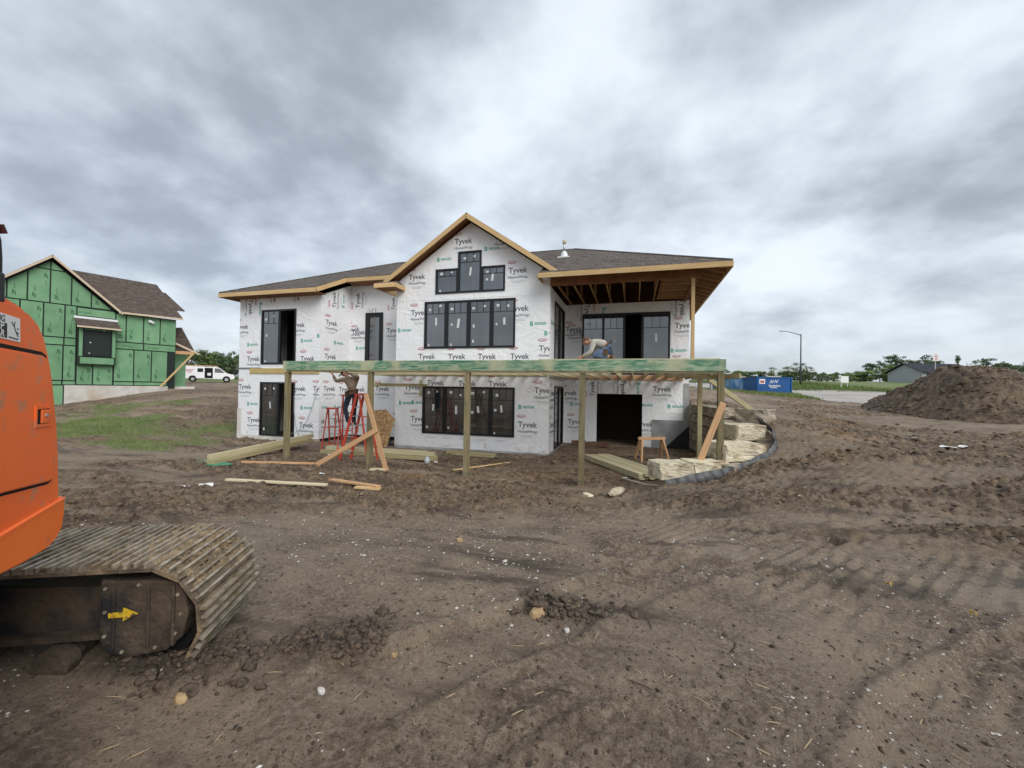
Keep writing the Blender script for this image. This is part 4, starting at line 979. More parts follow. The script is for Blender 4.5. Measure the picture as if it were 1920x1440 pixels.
# filter fabric behind the stones
fp = [(3.25, 12.6), (3.42, 11.9), (3.28, 11.25), (2.98, 10.72), (2.5, 10.33), (1.9, 10.0), (1.3, 9.78), (.75, 9.55)]
zt_ = [.95, .72, .50, .28, .10, -.06, -.16, -.30]
mb = MB(); qf = random.Random(4)
for k in range(len(fp)-1):
    for j in range(3):
        a, b = j/3, (j+1)/3
        def pt(t): return (fp[k][0]+(fp[k+1][0]-fp[k][0])*t, fp[k][1]+(fp[k+1][1]-fp[k][1])*t, zt_[k]+(zt_[k+1]-zt_[k])*t)
        A, B = pt(a), pt(b); w = .025*math.sin((k*3+j)*1.1); w2 = .025*math.sin((k*3+j+1)*1.1)
        P = [(A[0]+w, A[1], A[2]-.16), (B[0]+w2, B[1], B[2]-.16), (B[0]-.06+w2, B[1]+.06, B[2]+.02), (A[0]-.06+w, A[1]+.06, A[2]+.02)]
        mb.add(P+[(p[0]-.012, p[1]+.012, p[2]) for p in P], [(0, 1, 2, 3), (7, 6, 5, 4), (3, 2, 6, 7), (0, 4, 5, 1), (1, 5, 6, 2), (0, 3, 7, 4)])
tag(mb.build('filter_fabric', fabric, smooth=True), 'strip of dark filter fabric bunched along the foot of the stone wall', 'fabric')

# ------------------------------------------------------------------ excavator
exc = thing('excavator', 'orange crawler excavator with muddy steel track beside the camera side of the lot', 'excavator', (-3.5, 1.2, .17))
exc['label'] = 'orange tracked excavator with rounded engine cover and muddy steel crawler track'
def paint(name, c1, c2, c3, grime=.62):
    return noisy(name, c1, c2, 1.6, (1, 1, .5), .38, .05, bscale=60, c3=c3, s3=11, t3=(grime, grime+.16), spec=.5, var=0, detail=9)
orange = paint('orange_paint', (0.88, 0.145, 0.026), (0.93, 0.18, 0.034), (0.50, 0.22, 0.12), .57)
orange_hi = paint('orange_bumper_paint', (0.86, 0.155, 0.02), (0.90, 0.175, 0.025), (0.64, 0.16, 0.06))
shoe_steel = noisy('worn_muddy_steel', (0.10, 0.078, 0.055), (0.22, 0.175, 0.125), 9, (1, 1, 1), .55, .5, bscale=40, c3=(0.28, 0.21, 0.13), s3=6, t3=(.52, .66), metal=.25)
worn_edge = noisy('worn_steel_edge', (0.24, 0.20, 0.15), (0.47, 0.41, 0.32), 14, (1, 1, 1), .4, .3, bscale=30, c3=(0.25, 0.19, 0.12), s3=9, t3=(.54, .62), metal=.35)
frame_navy = noisy('muddy_frame_paint', (0.012, 0.018, 0.032), (0.035, 0.032, 0.03), 7, (1, 1, 1), .6, .4, bscale=25, c3=(0.085, 0.062, 0.042), s3=2.6, t3=(.50, .62))
mud_plate = noisy('mud_caked_plate', (0.045, 0.035, 0.026), (0.10, 0.076, 0.055), 7, (1, 1, 1), .8, .6, bscale=30, c3=(0.022, 0.021, 0.022), s3=3.4, t3=(.52, .62))
TA = R(26); TX = Vector((math.cos(TA), math.sin(TA), 0)); TY = Vector((-math.sin(TA), math.cos(TA), 0)); TO = Vector((-2.323, 1.549, 0))
def tp(u, v, z): return TO+TX*u+TY*v+Vector((0, 0, z))
RC, ZC, UC, UB = .285, .415, -.085, -3.0
def track_path():
    pts = []; n = 11
    L1 = UC-UB; per = 2*L1+2*math.pi*RC; return L1, per
L1, PER = track_path(); NS = int(PER/.142); PITCH_ = PER/NS
def tpos(s):
    s %= PER
    if s < L1: return UB+s, ZC+RC, 0.0
    s -= L1
    if s < math.pi*RC: a = s/RC; return UC+RC*math.sin(a), ZC+RC*math.cos(a), -a
    s -= math.pi*RC
    if s < L1: return UC-s, ZC-RC, -math.pi
    s -= L1; a = s/RC; return UB-RC*math.sin(a), ZC-RC*math.cos(a), -math.pi-a
def one_track(v0, width, flip):
    for k in range(NS):
        u, z, a = tpos(k*PITCH_+.03); ca, sa = math.cos(a), math.sin(a)
        M = Matrix(((TX.x*ca, TY.x, -TX.x*sa), (TX.y*ca, TY.y, -TX.y*sa), (sa, 0, ca)))
        c = tp(u, v0+width/2, z)
        mb = MB(); mb.box(c, (PITCH_*.985, width, .018), M)
        o = mb.build('track_shoe', shoe_steel, exc)
        g = MB()
        for j in (-1, 0, 1):
            off = M @ Vector((j*PITCH_*.32, 0, .022 if j else .024)); g.box(c+off, (.013, width*.995, .026), M)
        g.build('grouser', worn_edge, o)
one_track(0.0, .64, 1)
one_track(-2.0, .64, -1)
for v0, s_ in ((0, 1), (-2.0, 1)):
    mb = MB(); mb.prism([tp(-2.9, v0+.16, .30), tp(-.2, v0+.16, .30), tp(-.2, v0+.16, .56), tp(-1.2, v0+.16, .60), tp(-2.9, v0+.16, .60)], TY*.34); mb.build('track_frame', frame_navy, exc, bevel=.012)
    mb = MB(); mb.prism([tp(-2.9, v0+.10, .335), tp(-.26, v0+.10, .345), tp(-.26, v0+.10, .315), tp(-2.9, v0+.10, .305)], TY*.1); mb.build('frame_ledge', mud_plate, exc)
    mb = MB()
    oc = [(-.275, .335), (-.235, .265), (-.15, .238), (.03, .262), (.105, .33), (.128, .45), (.115, .545), (.07, .62), (-.275, .645)]
    mb.prism([tp(u, v0+.045, z) for u, z in oc], TY*.3); mb.build('drive_cover', mud_plate, exc, bevel=.012)
    bo = MB()
    for (a, b) in ((-.25, .60), (-.25, .48), (-.25, .36), (-.17, .275), (-.02, .285), (.07, .35), (.095, .45), (.08, .55), (-.10, .61)): bo.tube([tp(a, v0+.038, b), tp(a, v0+.046, b)], .009, 6)
    bo.build('cover_bolts', worn_edge, exc)
    for u_ in (-.215, -.06, .055):
        mb = MB(); mb.prism([tp(u_, v0+.033, .29), tp(u_+.014, v0+.033, .29), tp(u_+.014, v0+.033, .60), tp(u_, v0+.033, .60)], TY*.03); mb.build('cover_rib', mud_plate, exc, bevel=.004)
    mb = MB(); mb.prism([tp(.06, v0+.14, .2), tp(.155, v0+.14, .33), tp(.165, v0+.14, .48), tp(.10, v0+.14, .62), tp(-.2, v0+.14, .645), tp(-.2, v0+.14, .2)], TY*.36); mb.build('sprocket', dark_gap, exc)
    for k in range(6):
        u_ = -.5-.42*k; c = tp(u_, v0+.06, .215)
        mb = MB(); mb.tube([c, c+TY*.08], .085, 14); mb.tube([c+TY*.08, c+TY*.5], .055, 12); mb.build('roller', mud_plate, exc, smooth=False)
yel = noisy('worn_yellow_decal', (0.62, 0.40, 0.02), (0.68, 0.46, 0.03), 20, (1, 1, 1), .6, 0, c3=(0.10, 0.08, 0.05), s3=38, t3=(.50, .60), var=0)
mb = MB(); A = [(-.226, .456), (-.160, .458), (-.160, .438), (-.094, .470), (-.160, .504), (-.160, .484), (-.226, .480)]
mb.prism([tp(u, .0285, z) for u, z in A], TY*.006); mb.build('arrow_decal', yel, exc)
# caked mud on the shoes
rm_ = np.random.default_rng(9); n = 2600; us = np.where(rm_.uniform(0, 1, n) < .6, np.clip(rm_.normal(0, .12, n), -.7, .15), rm_.uniform(-.75, .1, n)); vs_ = rm_.uniform(.05, .62, n)
zs_ = np.where(us < UC, ZC+RC, ZC+np.sqrt(np.clip(RC**2-(us-UC)**2, 0, 1)))+.012
P3 = np.array([tp(a, b, 0)[:] for a, b in zip(us, vs_)])
mudcl = noisy('dried_mud', (0.17, 0.125, 0.075), (0.29, 0.22, 0.14), 12, (1, 1, 1), .95, .6, bscale=60, var=0)
scatter('caked_mud', P3[:, 0], P3[:, 1], np.exp(rm_.normal(math.log(.0085), .45, n)), mudcl, 'dried mud caked on the track shoes', rm_, IV, IF, .6, .2, .3, .5, exc, zs_)
# superstructure
BA = R(131); BXd = Vector((math.cos(BA), math.sin(BA), 0)); BYd = Vector((-math.sin(BA), math.cos(BA), 0)); BO = Vector((-2.558, 1.286, 0))
def bp_(u, v, z): return BO+BXd*u+BYd*v+Vector((0, 0, z))
prof = [(-2.4, .93), (-.42, .935), (-.27, .925), (-.10, .925), (-.03, .945), (.008, .98), (.022, 1.04), (.018, 1.15), (.006, 1.315), (-.012, 1.45), (-.035, 1.56), (-.06, 1.67), (-.09, 1.765), (-.13, 1.85), (-.18, 1.91), (-.25, 1.95), (-.34, 1.97), (-.55, 1.98), (-2.4, 1.98)]
def rounded_prism(name, prof, v0, v1, mat, rad=.06, seg=3, parent=None):
    bm = bmesh.new(); n = len(prof)
    a = [bm.verts.new(bp_(u, v0, z)) for u, z in prof]; b = [bm.verts.new(bp_(u, v1, z)) for u, z in prof]
    fa = bm.faces.new(a); fb = bm.faces.new(b[::-1])
    for i in range(n): bm.faces.new((a[i], b[i], b[(i+1) % n], a[(i+1) % n]))
    bmesh.ops.recalc_face_normals(bm, faces=bm.faces[:])
    bmesh.ops.bevel(bm, geom=list(fa.edges)+list(fb.edges), offset=rad, segments=seg, affect='EDGES', clamp_overlap=True)
    me = bpy.data.meshes.new(name); bm.to_mesh(me); bm.free(); me.materials.append(mat)
    me.polygons.foreach_set('use_smooth', [True]*len(me.polygons)); me.set_sharp_from_angle(angle=R(38))
    o = bpy.data.objects.new(name, me); COL.objects.link(o); adopt(o, parent or exc); return o
body = rounded_prism('body', prof, 0.0, 2.35, orange, .03, 3)
body['label'] = 'rounded orange engine cover'
low = [(-2.38, .915), (-.42, .918), (-.27, .908), (-.10, .910), (-.035, .93), (.010, .97), (.026, 1.035), (.024, 1.112), (-.42, 1.075), (-2.38, 1.06)]
rounded_prism('bumper_skirt', low, -.010, 2.36, orange_hi, .009, 3)
# crease where skirt meets panel
mb = MB(); mb.prism([bp_(-2.3, -.0125, 1.058), bp_(-.42, -.0125, 1.066), bp_(.020, -.0125, 1.106), (bp_(.020, -.0125, 1.098)), bp_(-.42, -.0125, 1.055), bp_(-2.3, -.0125, 1.047)], BYd*.006); mb.build('skirt_edge', orange, exc)
dr = [(-2.2, 1.20), (-.40, 1.212), (-.10, 1.194), (-.072, 1.205), (-.064, 1.235), (-.098, 1.60), (-.122, 1.735), (-.14, 1.765), (-.17, 1.776), (-.427, 1.79), (-2.2, 1.80)]
mb = MB(); mb.prism([bp_(u, -.001, z) for u, z in dr], BYd*.01); mb.build('door_gap', dark_gap, exc)
cx_, cz_ = -.7, 1.5
dr2 = [(-2.2, 1.213), (-.40, 1.225), (-.105, 1.207), (-.084, 1.215), (-.078, 1.238), (-.112, 1.597), (-.134, 1.727), (-.15, 1.751), (-.175, 1.760), (-.427, 1.772), (-2.2, 1.782)]
door = rounded_prism('side_door', dr2, -.012, .004, orange, .006, 2)
mb = MB()
for (a, b, c, d) in ((-.232, -.122, 1.532, 1.545), (-.232, -.122, 1.455, 1.468), (-.232, -.222, 1.468, 1.532), (-.132, -.122, 1.468, 1.532)):
    mb.prism([bp_(a, -.017, c), bp_(b, -.017, c), bp_(b, -.017, d), bp_(a, -.017, d)], BYd*.006)
mb.build('latch_frame', orange, door)
mb = MB(); mb.prism([bp_(-.222, -.0135, 1.468), bp_(-.132, -.0135, 1.468), bp_(-.132, -.0135, 1.532), bp_(-.222, -.0135, 1.532)], BYd*.002); mb.build('latch_recess', dark_gap, door)
mb = MB(); mb.prism([bp_(-.195, -.020, 1.470), bp_(-.140, -.020, 1.470), bp_(-.140, -.020, 1.528), bp_(-.195, -.020, 1.528)], BYd*.007); mb.build('latch_handle', orange, door, bevel=.003)
mb = MB(); mb.tube([bp_(-.165, -.0245, 1.503), bp_(-.165, -.019, 1.503)], .008, 10); mb.build('lock', alu, door)
# warning label
lab = [(-.62, 1.82), (-.315, 1.803), (-.321, 1.897), (-.62, 1.915)]
mb = MB(); mb.prism([bp_(u, -.0025, z) for u, z in lab], BYd*.002); lo = mb.build('warning_label', paper, exc)
mb = MB(); mb.prism([bp_(u, -.0032, z) for u, z in [(-.60, 1.825), (-.395, 1.813), (-.397, 1.868), (-.60, 1.880)]], BYd*.0005); mb.build('label_panel', black, lo)
mb = MB(); pl = lambda u, v: bp_(u, -.0035, v)
put_text(mb, 'WARNING', pl, -.575, 1.882, .165, 0, .02, -.06); mb.build('label_text', black, lo)
mb = MB(); pl = lambda u, v: bp_(u, -.0040, v)
put_text(mb, 'KEEP', pl, -.50, 1.848, .085, 0, .02, -.06); put_text(mb, 'CLEAR', pl, -.515, 1.823, .105, 0, .02, -.06); mb.build('label_text', paper, lo)
mb = MB()
for (a, b) in (((-.372, 1.878), (-.352, 1.856)), ((-.352, 1.856), (-.345, 1.842)), ((-.345, 1.842), (-.330, 1.822)), ((-.346, 1.842), (-.328, 1.836)), ((-.356, 1.862), (-.352, 1.880)), ((-.386, 1.818), (-.330, 1.813)), ((-.338, 1.855), (-.328, 1.853))):
    p, q = Vector(a), Vector(b); d = (q-p).normalized()*.0022; nn = Vector((-d.y, d.x))
    mb.prism([bp_((p+nn).x, -.0034, (p+nn).y), bp_((q+nn).x, -.0034, (q+nn).y), bp_((q-nn).x, -.0034, (q-nn).y), bp_((p-nn).x, -.0034, (p-nn).y)], BYd*.0004)
mb.build('label_pictogram', black, lo)
# grab rail with red reflector
mb = MB(); mb.tube([bp_(-.392, .03, 1.93), bp_(-.392, .03, 2.05), bp_(-.394, .03, 2.12), bp_(-.402, .03, 2.18), bp_(-.43, .03, 2.24), bp_(-.9, .03, 2.27)], .013, 10); mb.build('grab_rail', steel_dark, exc, smooth=True)
mb = MB(); mb.prism([bp_(-.46, .015, 1.95), bp_(-.372, .015, 1.95), bp_(-.376, .015, 2.06), bp_(-.46, .015, 2.07)], BYd*.09); mb.build('rail_bracket', steel_dark, exc, bevel=.006)
mb = MB(); mb.tube([bp_(-.405, .02, 2.24), bp_(-.392, .015, 2.21)], .011, 10); mb.build('reflector', plain('red_reflector', (.05, .008, .007), .4), exc)
# turntable, cab and boom foot stand outside the frame
mb = MB(); c = tp(-1.5, -.7, 0); mb.tube([c+Vector((0, 0, .5)), c+Vector((0, 0, .93))], .55, 24); mb.build('turntable', frame_navy, exc)
mb = MB(); mb.prism([bp_(-2.4, 1.4, 1.0), bp_(-3.6, 1.4, 1.0), bp_(-3.7, 1.4, 1.7), bp_(-3.4, 1.4, 2.7), bp_(-2.4, 1.4, 2.75)], BYd*.95); mb.build('cab', frame_navy, exc, bevel=.05)
mb = MB(); mb.tube([tp(-1.4, -.7, .55), tp(-1.4, .4, .45)], .2, 12); mb.tube([tp(-1.4, -.7, .55), tp(-1.4, -1.8, .45)], .2, 12); mb.build('axle_beam', frame_navy, exc)

# ------------------------------------------------------------------ green sheathed house
GA = math.atan2(.963, .27); gd = Vector((.27, .963, 0)); gn = Vector((-.963, .27, 0)); GO = Vector((-43.14, 21.15, 0))
gh = thing('neighbour_house', 'green sheathed two-storey house with dark taped seams, brown shingle roof and black window', 'house', (-42, 26, 0), GA)
def gp(u, v, z): return GO+gd*u+gn*v+Vector((0, 0, z))
green = noisy('green_panel', (0.13, 0.275, 0.145), (0.175, 0.335, 0.19), 1.2, (1, 1, 1), .7, 0, var=.08)
tape = plain('black_seam_tape', (0.010, 0.018, 0.014), .5)
zipink = plain('panel_print', (0.022, 0.085, 0.038), .7)
HALF = 4.15; PK = (-.3, 11.35); SL = .915
rk = lambda u: PK[1]-.25-SL*abs(u-PK[0])
UR = 7.75
core = MB(); core.prism([gp(-4.3, .06, 1.2), gp(UR, .06, 1.2), gp(UR, .06, 7.55), gp(3.62, .06, 7.55), gp(PK[0], .06, 11.05), gp(-4.3, .06, 7.4)], gn*7.5); core.build('sheathed_shell', tape, gh)
pprint = MB(); ppl = lambda u, z: gp(u, -.016, z)
def panel(u0, u1, z0, z1, txt=True):
    g = .045; P = [(u0+g, z0+g), (u1-g, z0+g), (u1-g, z1-g), (u0+g, z1-g)]
    if z1 > 7.55: P = clip(P, SL, 1, PK[1]-.42+SL*PK[0]); P = clip(P, -SL, 1, PK[1]-.42-SL*PK[0]) if P else P
    if len(P) < 3: return
    mb = MB(); mb.prism([gp(a, -.012, b) for a, b in P], gn*.07); mb.build('panel', green, gh)
    pprint.mark()
    if txt and z1-z0 > 1.6 and u1-u0 > .6:
        zz0 = min(p[1] for p in P if abs(p[0]-(u0+g)) < .2) if any(abs(p[0]-(u0+g)) < .2 for p in P) else z0
        put_text(pprint, 'ZIP', ppl, u0+.42, z0+.25, .42, 0, .03, math.pi/2, .35)
        put_text(pprint, 'System', ppl, u0+.40, z0+.75, .42, 0, 0, math.pi/2)
        if rk(u1-.2) > z1: put_text(pprint, 'ZIP', ppl, u1-.15, z1-.75, .42, 0, .03, math.pi/2, .35); put_text(pprint, 'System', ppl, u1-.2, z1-1.25, .36, 0, 0, math.pi/2)
for a, b in ((-4.3, -3.6), (-3.6, -2.45), (-2.45, -1.46), (-1.46, -.3), (-.3, .85), (.85, 2.0), (2.0, 3.2), (3.2, 3.6)): panel(a, b, 7.68, 10.25)
for a, b in ((-2.4, -.3), (-.3, 2.2)): panel(a, b, 10.25, 11.2, False)
for a, b in ((-4.3, -3.0), (-3.0, -1.8), (-1.8, -.62), (-.62, .52), (.52, 1.18)): panel(a, b, 5.1, 7.68)
panel(1.18, 3.52, 6.95, 7.62, False)
for a, b in ((3.52, 4.2), (4.2, 5.37), (5.37, 6.55), (6.55, UR)): panel(a, b, 5.1, 7.50)
for a, b in ((-4.3, -2.0), (-2.0, .5), (.5, 1.18), (3.5, 5.4), (5.4, UR)): panel(a, b, 4.5, 5.1, False)
for a, b in ((-4.3, -3.0), (-3.0, -1.8), (-1.8, -.7), (-.7, .47), (.47, 1.18), (3.45, 4.76), (4.76, 5.98), (5.98, 7.15)): panel(a, b, 1.72, 4.5)
for a, b in ((1.22, 2.18), (2.18, 3.42)): panel(a, b, 1.4, 3.1)
for a, b in ((-1.5, .45), (.45, 1.22), (3.45, 4.8), (4.8, 7.15)): panel(a, b, 1.38, 1.72, False)
panel(-.3, .55, -.35, 1.38, False)
pprint.mark(); put_text(pprint, 'ZIP', ppl, 1.55, 3.2, .5, 0, .03, 0, .35); put_text(pprint, 'SYSTEM', ppl, 2.1, 3.2, .6, 0, .0)
for a, b, z in ((1.25, 1.0, 7.2), (4.0, 1, 4.72), (5.7, 1, 4.72)): pprint.mark(); put_text(pprint, 'ZIP System', ppl, a, z, .8)
for pc in pprint.pieces():
    if pc.f: pc.build('panel_print', zipink, gh)
mb = MB(); mb.prism([gp(.58, -.06, -1.0), gp(7.2, -.06, -1.0), gp(7.2, -.06, 1.36), gp(.58, -.06, 1.36)], gn*.3); mb.build('foundation', concrete_warm, gh)
mb = MB(); mb.prism([gp(-4.3, .02, -1.2), gp(.58, .02, -1.2), gp(.58, .02, 1.36), gp(-4.3, .02, 1.36)], gn*.3); mb.build('foundation', tape, gh)
# box window
mb = MB(); mb.prism([gp(1.2, -.45, 3.05), gp(3.45, -.45, 3.05), gp(3.45, -.45, 6.2), gp(1.2, -.45, 6.2)], gn*.5); mb.build('window_bay', tape, gh)
for a, b, c, d in ((1.32, 3.34, 3.12, 3.62), (1.24, 1.45, 3.7, 6.1), (3.2, 3.42, 3.7, 6.1), (1.5, 3.15, 5.85, 6.15)):
    mb = MB(); mb.prism([gp(a, -.47, c), gp(b, -.47, c), gp(b, -.47, d), gp(a, -.47, d)], gn*.03); mb.build('panel', green, gh)
wfr = (gp(0, -.46, 0), gd, -gn)
window(gh, wfr, 1.45, 3.2, 3.72, 6.05, [1], False, .1, stick=3, seed=40)
aw = MB(); aw.prism([gp(1.02, -.95, 6.08), gp(3.62, -.95, 6.08), gp(3.62, -.06, 6.75), gp(1.02, -.06, 6.75)], Vector((0, 0, -.08))); aw.build('awning_roof', shingles2, gh, uv=True)
mb = MB(); mb.prism([gp(1.0, -.12, 6.74), gp(3.64, -.12, 6.74), gp(3.64, -.08, 6.92), gp(1.0, -.08, 6.92)], gn*.03); mb.build('awning_flashing', white_paint, gh)
trimm = noisy('pale_trim', (.52, .42, .30), (.60, .50, .38), 3, GR, .8, 0)
board('awning_fascia', gp(1.0, -.98, 6.02), gp(3.64, -.98, 6.02), .04, .12, trimm, gh)
# roofs
for s_ in (-1, 1):
    e = PK[0]+s_*HALF; ez = PK[1]-SL*HALF
    mb = MB(); mb.prism([gp(PK[0], -.45, PK[1]), gp(e, -.45, ez), gp(e, 6.5, ez), gp(PK[0], 6.5, PK[1])], Vector((0, 0, -.09))); mb.build('shingle_cover', shingles2, gh, uv=True)
    board('rake_board', gp(PK[0], -.47, PK[1]-.12), gp(e, -.47, ez-.12), .04, .16, trimm, gh)
mb = MB(); mb.prism([gp(3.6, -.45, 7.62), gp(8.1, -.45, 7.70), gp(7.55, 4.2, 11.3), gp(-.2, 4.2, 11.3)], Vector((0, 0, -.1))); mb.build('shingle_cover', shingles2, gh, uv=True)
mb = MB(); mb.prism([gp(-.2, 4.2, 11.3), gp(7.55, 4.2, 11.3), gp(8.1, 8.5, 7.7), gp(-.2, 8.5, 7.7)], Vector((0, 0, -.1))); mb.build('shingle_cover', shingles2, gh, uv=True)
mb = MB(); mb.prism([gp(7.4, .6, 8.6), gp(8.6, .6, 8.6), gp(8.2, 4.0, 10.6), gp(7.4, 4.0, 10.6)], Vector((0, 0, -.1))); mb.build('shingle_cover', shingles2, gh, uv=True)
board('fascia_board', gp(3.6, -.47, 7.53), gp(8.12, -.47, 7.62), .04, .15, trimm, gh)
# porch wing
mb = MB(); mb.prism([gp(7.9, .9, 6.9), gp(8.5, .9, 7.0), gp(9.6, .6, 4.55), gp(7.8, .6, 4.85)], gn*2.5); mb.build('shingle_cover', shingles2, gh, uv=True)
board('rake_board', gp(7.7, .3, 5.45), gp(9.75, .3, 4.5), .04, .15, trimm, gh)
mb = MB(); mb.prism([gp(7.2, 1.2, 1.3), gp(9.0, 1.2, 1.3), gp(9.0, 1.2, 4.6), gp(7.2, 1.2, 5.6)], gn*2.5); mb.build('porch_wall', green, gh)
mb = MB(); mb.prism([gp(7.75, 1.18, 1.3), gp(7.87, 1.18, 1.3), gp(7.87, 1.18, 4.6), gp(7.75, 1.18, 4.6)], gn*.02); mb.build('seam_tape', tape, gh)
board('porch_beam', gp(7.2, .25, 4.55), gp(9.3, .25, 4.55), .1, .3, fir, gh)
board('brace', gp(9.2, .2, 4.5), gp(6.5, -.5, 1.3), .05, .16, pine, gh)
mb = MB(); mb.prism([gp(6.9, .2, .6), gp(9.4, .2, .6), gp(9.4, .2, 1.35), gp(6.9, .2, 1.35)], gn*2.0); mb.build('porch_slab', concrete_warm, gh)
mb = MB(); mb.tube([gp(5.75, -.05, 7.15), gp(5.75, -.3, 7.1)], .12, 10); mb.tube([gp(5.9, -.05, 7.1), gp(5.95, -.32, 7.0)], .1, 10); mb.build('flood_light', white_plastic, gh)
# ------------------------------------------------------------------ soil pile
PC, PR, PF = Vector((17.2, 25.6, 0)), Vector((.96, .28, 0)), Vector((-.28, .96, 0))
ns, nf = 260, 170; S_, F_ = np.meshgrid(np.linspace(-8.2, 10, ns), np.linspace(-6, 6, nf))
px_ = PC.x+PR.x*S_+PF.x*F_; py_ = PC.y+PR.y*S_+PF.y*F_
ln_ = np.where(S_ < -2.6, 2.75, 11.0); q_ = np.hypot((S_+2.6)/ln_, F_/np.where(F_ < 0, 3.8, 5.0))+.16*(fbm(px_/1.6, py_/1.6, 201, 3)-.5)
hh = 2.62*(1-q_)
hh = np.where(q_ < .10, 2.62*(.92-(q_/.10)**2*.02), hh)
b_ = base_z(px_.ravel(), py_.ravel()).reshape(px_.shape)
rel = np.clip((1-q_)*4, 0, 1)
pz_ = b_+hh+rel*(clod(px_, py_, .55, 210)*.32+clod(px_, py_, .30, 211)*.58+clod(px_, py_, .16, 212)*.7+.28*(fbm(px_/.7, py_/.7, 213, 3)-.5))-.12
me = bpy.data.meshes.new('soil_pile'); ii = np.arange(ns*nf).reshape(nf, ns)
qq = np.stack([ii[:-1, :-1].ravel(), ii[:-1, 1:].ravel(), ii[1:, 1:].ravel(), ii[1:, :-1].ravel()], 1)
kq = (q_.ravel()[qq].min(1) < 1.12); me.from_pydata(np.stack([px_.ravel(), py_.ravel(), pz_.ravel()], 1).tolist(), [], qq[kq].tolist())
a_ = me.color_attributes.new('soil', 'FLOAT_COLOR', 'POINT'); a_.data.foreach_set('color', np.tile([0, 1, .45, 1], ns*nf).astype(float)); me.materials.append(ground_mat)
bm = bmesh.new(); bm.from_mesh(me); bmesh.ops.delete(bm, geom=[v for v in bm.verts if not v.link_faces], context='VERTS'); bm.to_mesh(me); bm.free()
me.polygons.foreach_set('use_smooth', [True]*len(me.polygons))
pile = bpy.data.objects.new('soil_pile', me); COL.objects.link(pile); tag(pile, 'tall heap of dark excavated soil between the mud lot and the street', 'soil heap')
kk = rng.integers(0, ns*nf, 5200); kk = kk[(q_.ravel()[kk] < .98)]
scatter('pile_clods', px_.ravel()[kk], py_.ravel()[kk], np.exp(rng.normal(math.log(.042), .45, len(kk))), clodb, None, rng, IV, IF, .7, .35, .3, .5, pile, pz_.ravel()[kk])

# ------------------------------------------------------------------ step ladders
def ladder(h, label, loc, rz, wb=.55, sp=1.15, tilt=0):
    o = thing('step_ladder', label, 'ladder', loc, rz, 'red step ladders by the deck')
    def bd(n, a, b, w, t, m, up=(0, 0, 1)):
        M = Matrix.Translation(loc) @ Matrix.Rotation(rz, 4, 'Z'); return board(n, M @ Vector(a), M @ Vector(b), w, t, m, o, up=(M.to_3x3() @ Vector(up)), bevel=0)
    f0, r0 = -sp*.55, sp*.45
    for s_ in (-1, 1):
        bd('front_rail', (f0, s_*wb/2, 0), (-.05, s_*.17, h), .035, .085, ladder_red, (1, 0, 0)); bd('rear_rail', (r0, s_*wb/2*.95, 0), (.06, s_*.16, h-.05), .03, .055, ladder_red, (1, 0, 0))
        bd('spreader', (f0*.45, s_*wb*.38, h*.55), (r0*.45, s_*wb*.36, h*.55), .012, .03, alu)
        bd('foot', (f0-.01, s_*wb/2, 0), (f0+.05, s_*wb/2, .04), .05, .05, rubber); bd('foot', (r0-.05, s_*wb/2*.95, 0), (r0+.01, s_*wb/2*.95, .04), .05, .05, rubber)
    n = int(h/.305)
    for k in range(1, n):
        t = k*.305/h; x = f0+(-.05-f0)*t; w = wb/2+(.17-wb/2)*t; bd('step', (x, -w, k*.305), (x, w, k*.305), .08, .03, alu)
        if k % 2: xr = r0+(.06-r0)*t; bd('rear_bar', (xr, -w*.95, k*.305), (xr, w*.95, k*.305), .02, .035, ladder_red)
    bd('top_cap', (-.13, 0, h), (.13, 0, h), .40, .06, ladder_red); return o
ladder(2.25, 'tall red step ladder the man in the tan shirt stands on', (-8.62, 11.85, gz(-8.62, 11.85, False)-.02), R(-4))
ladder(2.15, 'red step ladder standing opened behind the man at the post', (-9.95, 12.9, gz(-9.95, 12.9, False)), R(-62))
ladder(1.62, 'shorter red step ladder near the inner corner of the house', (-11.15, 13.55, gz(-11.15, 13.55, False)), R(-70), .5, .95)

# ------------------------------------------------------------------ lumber about the site
def lum(name, label, cat, a, b, w, t, m, group=None, up=(0, 0, 1), bevel=.004):
    o = board(name, a, b, w, t, m, None, up, bevel); return tag(o, label, cat, group)
# green sheet with three long treated timbers
tag(MB().box((-12.15, 9.65, gz(-12.15, 9.65, False)+.07), (1.3, .5, .02), Matrix.Rotation(R(-18), 3, 'Z')).build('plastic_sheet', plain('green_plastic', (.06, .26, .15), .5)), 'flat green sheet under the ends of the timber pile', 'sheet')
za = gz(-12.1, 9.7, False); zb = gz(-12.3, 13.5, False)
for k, (off, dz, lb) in enumerate(((0, .10, 'square treated timber at the front of the long timber pile'), (-.16, .10, 'square treated timber at the back of the long timber pile'), (-.10, .25, 'square treated timber lying on top of the long timber pile'))):
    lum('timber', lb, 'timber', (-12.0+off, 9.45, za+dz+.02), (-12.45+off, 13.9+.1*k, zb+dz+.22), .145, .145, treated_pale if k == 2 else treated, 'treated timbers piled by the left block')
